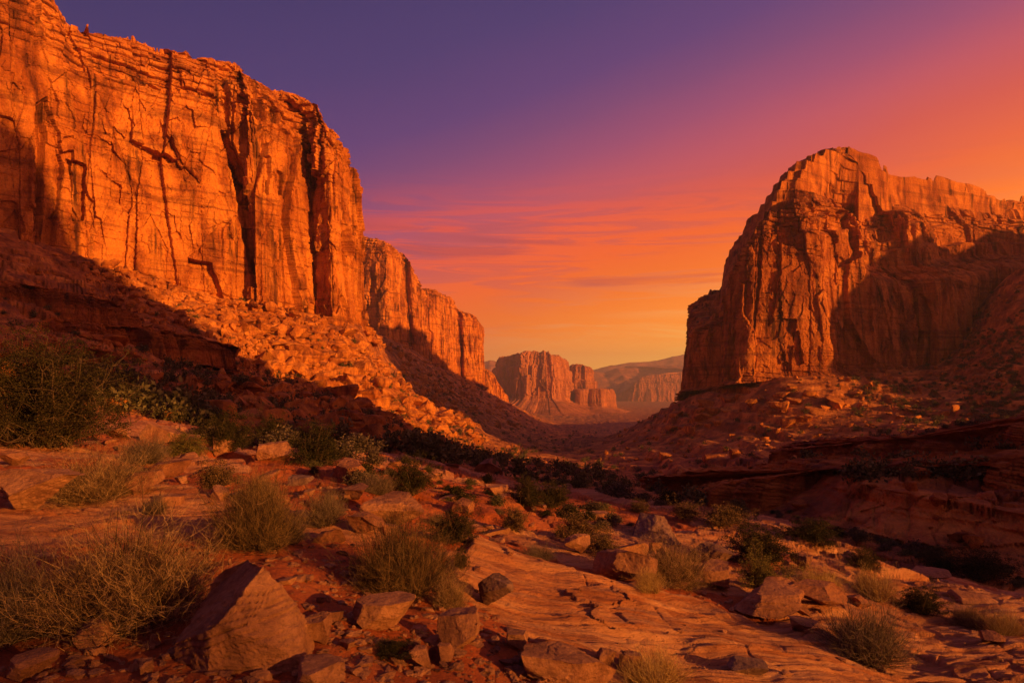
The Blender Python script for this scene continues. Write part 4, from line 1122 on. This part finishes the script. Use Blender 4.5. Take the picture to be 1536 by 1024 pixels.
NAMES = {'dry': ('dry_shrub', 'dry shrub'), 'brush': ('brush_shrub', 'brush'), 'grey': ('grey_shrub', 'shrub'), 'gold': ('golden_shrub', 'golden shrub'), 'green': ('green_bush', 'bush'), 'olive': ('olive_bush', 'bush'), 'sage': ('sage_bush', 'sagebrush')}
def plant_at(px, pyb, wpx, hpx, kind, v, label, group=None, rz=None, seed=0):
    p, n = at_px(px, pyb)
    if p is None: return
    d = p.y; w = wpx / F * d; h = hpx / F * d
    m1, m2, n1, n2 = P_((kind, v), lambda: bushmeshes(kind, v))
    nm, cat = NAMES[kind]
    e = bpy.data.objects.new(nm, None); SC.collection.objects.link(e); e.empty_display_size = .2
    sw = w * .95; sh = h * .82
    y = p.y + w * .18; zg, _ = gz(p.x, y); zg = min(zg, p.z + .1 * w)
    e.location = (p.x, y, zg - h * .04); e.scale = (sw, sw, sh); e.rotation_euler = (0, 0, rz if rz is not None else (px * .37 + v) % 6.28)
    link(n1, m1, e); link(n2, m2, e)
    HERO.append((p.x, p.y, short(label)))
    return tag(e, label, cat, group)
def tree_juniper(px, pyb, wpx, hpx, label):
    p, n = at_px(px, pyb); d = p.y; w = wpx / F * d; h = hpx / F * d
    wood, lv = leafy_bush(77, 1.0, .62, 110, 1500, 60, .017, .030, .016)
    e = bpy.data.objects.new('juniper_tree', None); SC.collection.objects.link(e)
    e.location = (p.x, p.y + .3, p.z - .05); e.scale = (w / 1.25, w / 1.25, h / 1.0)
    link('trunk', raw_mesh('trunk', *wood, None, True, M_bark), e); link('crown', raw_mesh('crown', *lv, None, False, M_green), e)
    tag(e, label, 'juniper')
tree_juniper(46, 668, 205, 122, 'big dense dark green juniper at the edge of the scrubby slope')
PL = [
 (122, 752, 170, 80, 'dry', 0, 'pale feathery dry shrub between the juniper and the slab boulder'),
 (150, 955, 325, 172, 'dry', 1, 'very large tangled dry shrub next to the split boulder'),
 (-20, 965, 160, 150, 'grey', 1, 'dark twiggy shrub merging with the very large dry shrub'),
 (372, 826, 145, 115, 'brush', 0, 'rounded yellowish green brush bush above the red soil patch'),
 (430, 815, 60, 45, 'grey', 0, 'small grey bush touching the yellowish brush bush'),
 (600, 903, 168, 128, 'brush', 1, 'dense upright dark brush bush at the head of the slickrock'),
 (675, 912, 60, 55, 'dry', 2, 'little rusty dry tuft tucked against the dense upright bush'),
 (467, 694, 92, 80, 'green', 0, 'open branched green shrub above the brown boulder'),
 (405, 665, 60, 50, 'green', 1, 'small dark green shrub beside the open branched shrub'),
 (330, 684, 84, 66, 'green', 2, 'dark green bush on the bare bench near the grey scrub'),
 (272, 680, 74, 46, 'olive', 0, 'low olive bush beside the dark green bush on the bench'),
 (614, 748, 88, 64, 'green', 3, 'bushy young juniper standing alone on the bench'),
 (682, 812, 98, 60, 'green', 1, 'low round dark green bush behind the dense upright brush'),
 (795, 762, 60, 50, 'green', 2, 'dark bush, one of twin bushes on the middle bench'),
 (832, 762, 62, 44, 'green', 0, 'spreading bush, smoother of the twin bushes on the middle bench'),
 (318, 733, 72, 50, 'sage', 0, 'pale grey green tufted shrub on the bare soil'),
 (486, 788, 84, 60, 'grey', 2, 'grey leafless shrub beside the small pale wedge of rock'),
 (385, 755, 70, 50, 'dry', 0, 'faded dry shrub peeking over the yellowish brush bush'),
 (770, 795, 60, 42, 'sage', 1, 'grey green shrub in front of the twin bushes'),
 (866, 812, 70, 50, 'sage', 2, 'leafy sage shrub left of the dark rough dome of rock'.replace('left of', 'beside')),
 (806, 835, 62, 26, 'grey', 0, 'flat dusty grey shrub on the upper edge of the slickrock'),
 (905, 835, 60, 40, 'sage', 0, 'sage shrub between the leafy sage and the golden shrubs'),
 (1150, 848, 108, 66, 'green', 2, 'large dark green bush on the far edge of the slickrock bench'),
 (1146, 887, 92, 62, 'olive', 1, 'round olive bush catching warm light beside the upright block'),
 (1015, 880, 112, 72, 'dry', 2, 'wide dry shrub with sunlit tips behind the long sunlit boulder'),
 (975, 895, 52, 40, 'gold', 0, 'small golden shrub pressed against the long sunlit boulder'),
 (1232, 897, 90, 50, 'gold', 1, 'feathery golden shrub behind the wide flat slab'),
 (1318, 902, 84, 50, 'gold', 2, 'bright orange gold shrub beside the dark green clump'),
 (1310, 1000, 152, 92, 'grey', 0, 'large dark grey thorny shrub growing on the striped slickrock'),
 (1302, 857, 62, 36, 'green', 3, 'dark green shrub low on the slickrock rim'),
 (1392, 922, 92, 48, 'green', 1, 'dark green clump between orange gold shrub and pale shrubs'),
 (985, 1038, 130, 62, 'gold', 0, 'golden grass tuft at the bottom edge of the slickrock'),
 (1462, 942, 62, 36, 'dry', 0, 'pale dry shrub beside the sunlit flat stone'),
 (1518, 952, 70, 46, 'gold', 1, 'warm golden shrub cut off by the edge of the view'),
 (1030, 780, 62, 28, 'sage', 1, 'low sage shrub on the far rim above the dark dome of rock'),
 (1088, 792, 80, 36, 'sage', 2, 'wide sage shrub near the large dark green bush'),
 (960, 768, 40, 20, 'sage', 0, 'tiny sage tuft on the pale upper slickrock'),
 (1225, 812, 90, 44, 'green', 0, 'dark bush down in the ravine under the rock wall'),
 (1482, 872, 100, 54, 'green', 3, 'broad black green bush in the shaded ravine'),
 (1420, 862, 70, 40, 'green', 2, 'medium black green bush beside the broad one in the ravine'),
 (690, 852, 30, 36, 'green', 0, 'tiny lone sprig standing on the slickrock'),
 (584, 988, 84, 26, 'green', 1, 'low blackish sprig flat on the gravel'),
 (205, 700, 80, 44, 'grey', 1, 'grey scrub bush between the juniper and the low olive bush'),
 (180, 725, 60, 36, 'grey', 2, 'short grey scrub behind the pale feathery shrub'),
 (655, 790, 40, 24, 'grey', 2, 'grey twiggy tuft behind the squarish orange boulder'),
 (560, 740, 60, 36, 'grey', 1, 'grey twiggy shrub beside the young juniper'),
 (1100, 750, 50, 24, 'sage', 0, 'green shrub on the slope below the dark ledges'),
 (225, 770, 50, 30, 'grey', 0, 'small grey dead shrub on the red soil near the small outcrop'),
]
for a in PL: plant_at(*a)

scatter_px(90, [(160, 650), (700, 690), (1150, 800), (1500, 960), (1100, 900), (800, 860), (500, 860), (200, 740)], near_protos, (lambda r, d: (.012 + .03 * r.random() ** 2.5) * min(d, 14)), 'rock', 'loose sandstone rock among the scrub on the near hillside', 'rock', 'loose rocks among the scrub', 25, near=True)
scatter_px(170, [(380, 860), (560, 850), (760, 940), (960, 1023), (300, 1023), (0, 1010), (0, 960), (300, 960)], near_protos, (lambda r, d: .02 + .085 * r.random() ** 3.0), 'stone', 'small angular stone lying on the red soil by the split boulder', 'stone', 'stones on the red soil', 26, sink=.2, near=True)

# scrub farther off: leaf blobs, copies of low-poly bushes
def small_bush(seed, dark):
    rs = np.random.RandomState(seed)
    C = dirs(rs, 70, 5, 90) * (rs.uniform(.35, 1, (70, 1))) * [.5, .5, .5]
    V, Q = leaf_cards(C, rs, 34, .07, .06)
    return raw_mesh('bush', V, Q, None, False, dark)
SB = [small_bush(900 + i, (M_green, M_scrub, M_scrub, M_scgrey, M_scgrey)[i % 5]) for i in range(10)]
def scrub(n, poly, size, label, group, seed, name='scrub_bush'):
    rg = random.Random(seed); k = 0; tries = 0
    xs = [p[0] for p in poly]; ys = [p[1] for p in poly]
    while k < n and tries < n * 40:
        tries += 1
        px = rg.uniform(min(xs), max(xs)); py = rg.uniform(min(ys), max(ys))
        if not in_poly(np.array([px]), np.array([py]), poly)[0]: continue
        p, nr = at_px(px, py)
        if p is None or p.y > 1200: continue
        if float(fbm(np.array([p.x / (p.y * .12)]), np.array([p.y / (p.y * .12) + p.y / 20]), 2, seed)[0]) < -.15: continue
        s = size(rg, p.y)
        o = link(name, SB[rg.randrange(len(SB))], loc=(p.x, p.y, p.z - s * .06), rot=(0, 0, rg.uniform(0, 6.28)), scale=(s * rg.uniform(.9, 1.4), s, s * rg.uniform(.6, 1)))
        tag(o, ('%s ' % ('tiny' if s < .9 else ('modest' if s < 1.4 else 'sizeable'))) + ('greenish ', 'brownish ', 'olive brown ', 'greyish ', 'dull grey ')[SB.index(o.data) % 5] + label, 'bush', group); k += 1
sz = lambda a, b: (lambda r, d: a + (b - a) * r.random() ** 1.6)
scrub(95, [(0, 520), (160, 540), (420, 600), (620, 690), (560, 700), (380, 670), (180, 660), (0, 560)], sz(.7, 2.0), 'bush on the dark slope below the sunlit talus', 'bushes on the shaded slope', 31)
scrub(60, [(420, 605), (640, 670), (800, 720), (1000, 760), (900, 700), (860, 690), (700, 690), (560, 640)], sz(.5, 1.5), 'bush in the dark belt of scrub along the valley side', 'scrub along the valley side', 32)
scrub(45, [(330, 640), (620, 690), (860, 735), (1000, 765), (960, 800), (700, 770), (420, 700)], sz(.25, .7), 'low scrub bush among the rocks of the middle bench', 'low scrub on the middle bench', 36)
scrub(60, [(1060, 760), (1180, 780), (1536, 890), (1536, 860), (1280, 800), (1100, 740), (960, 720), (940, 760)], sz(.4, 1.3), 'bush in the ravine below the ledges', 'bushes in the ravine', 33)
scrub(50, [(1260, 560), (1536, 460), (1536, 700), (1300, 680), (1180, 690)], sz(1.0, 3.0), 'bush on the slope beside the butte', 'bushes on the slope by the butte', 34)

def far_scrub():
    """the hundreds of far small bushes on both slopes read as ground cover: one object"""
    rs = np.random.RandomState(12); Vs = []; Qs = []; off = 0; k = 0
    regs = [(560, 860, 560, 700, 800), (80, 720, 545, 715, 900), (0, 450, 440, 640, 260), (860, 1060, 620, 760, 160), (1280, 1536, 440, 720, 1000), (1350, 1536, 470, 640, 500), (700, 940, 640, 720, 130), (380, 620, 500, 680, 160), (1000, 1300, 570, 700, 60)]
    for (x0, x1, y0, y1, n) in regs:
        for _ in range(n):
            px = rs.uniform(x0, x1); py = rs.uniform(y0, y1)
            p, nr = at_px(px, py)
            if p is None or p.y < 35 or p.y > 1300 or abs(nr.z) < .2: continue
            if float(fbm(np.array([px / 40]), np.array([py / 25]), 2, 77)[0]) < -.2: continue
            s = (.8 + 2.0 * rs.rand() ** 2) * (1 + p.y / 700)
            C = dirs(rs, 16, 5, 90) * rs.uniform(.3, 1, (16, 1)) * [.55 * s, .55 * s, .42 * s] + np.array(p)
            V, Q = leaf_cards(C, rs, 12, .09 * s, .13 * s)
            Vs.append(V); Qs.append(Q + off); off += len(V)
    me = raw_mesh('scrub', np.concatenate(Vs), np.concatenate(Qs), None, False, M_scrub)
    tag(link('scrub', me), 'sparse dark scrub dotting the far slopes', 'scrub', kind='stuff')
far_scrub()

# ================================================================== haze
def haze():
    x0, x1, y0, y1, z0, z1 = -7400, 7400, -7400, 7400, -175, 285
    V = [(x0, y0, z0), (x1, y0, z0), (x1, y1, z0), (x0, y1, z0), (x0, y0, z1), (x1, y0, z1), (x1, y1, z1), (x0, y1, z1)]
    Q = [(0, 3, 2, 1), (4, 5, 6, 7), (0, 1, 5, 4), (1, 2, 6, 5), (2, 3, 7, 6), (3, 0, 4, 7)]
    m = bpy.data.materials.new('haze'); m.use_nodes = True; T = NT(m.node_tree); T.n.clear()
    v = T.new('ShaderNodeVolumePrincipled'); o = T.new('ShaderNodeOutputMaterial'); T.link(v.outputs[0], o.inputs['Volume'])
    v.inputs['Density'].default_value = HAZE; v.inputs['Color'].default_value = (.96, .86, .84, 1); v.inputs['Anisotropy'].default_value = .2
    ob = link('haze', raw_mesh('haze', V, Q, None, False, m)); tag(ob, 'warm evening haze in the valley air', 'haze', kind='stuff')
HAZE = 1.4e-4
haze()
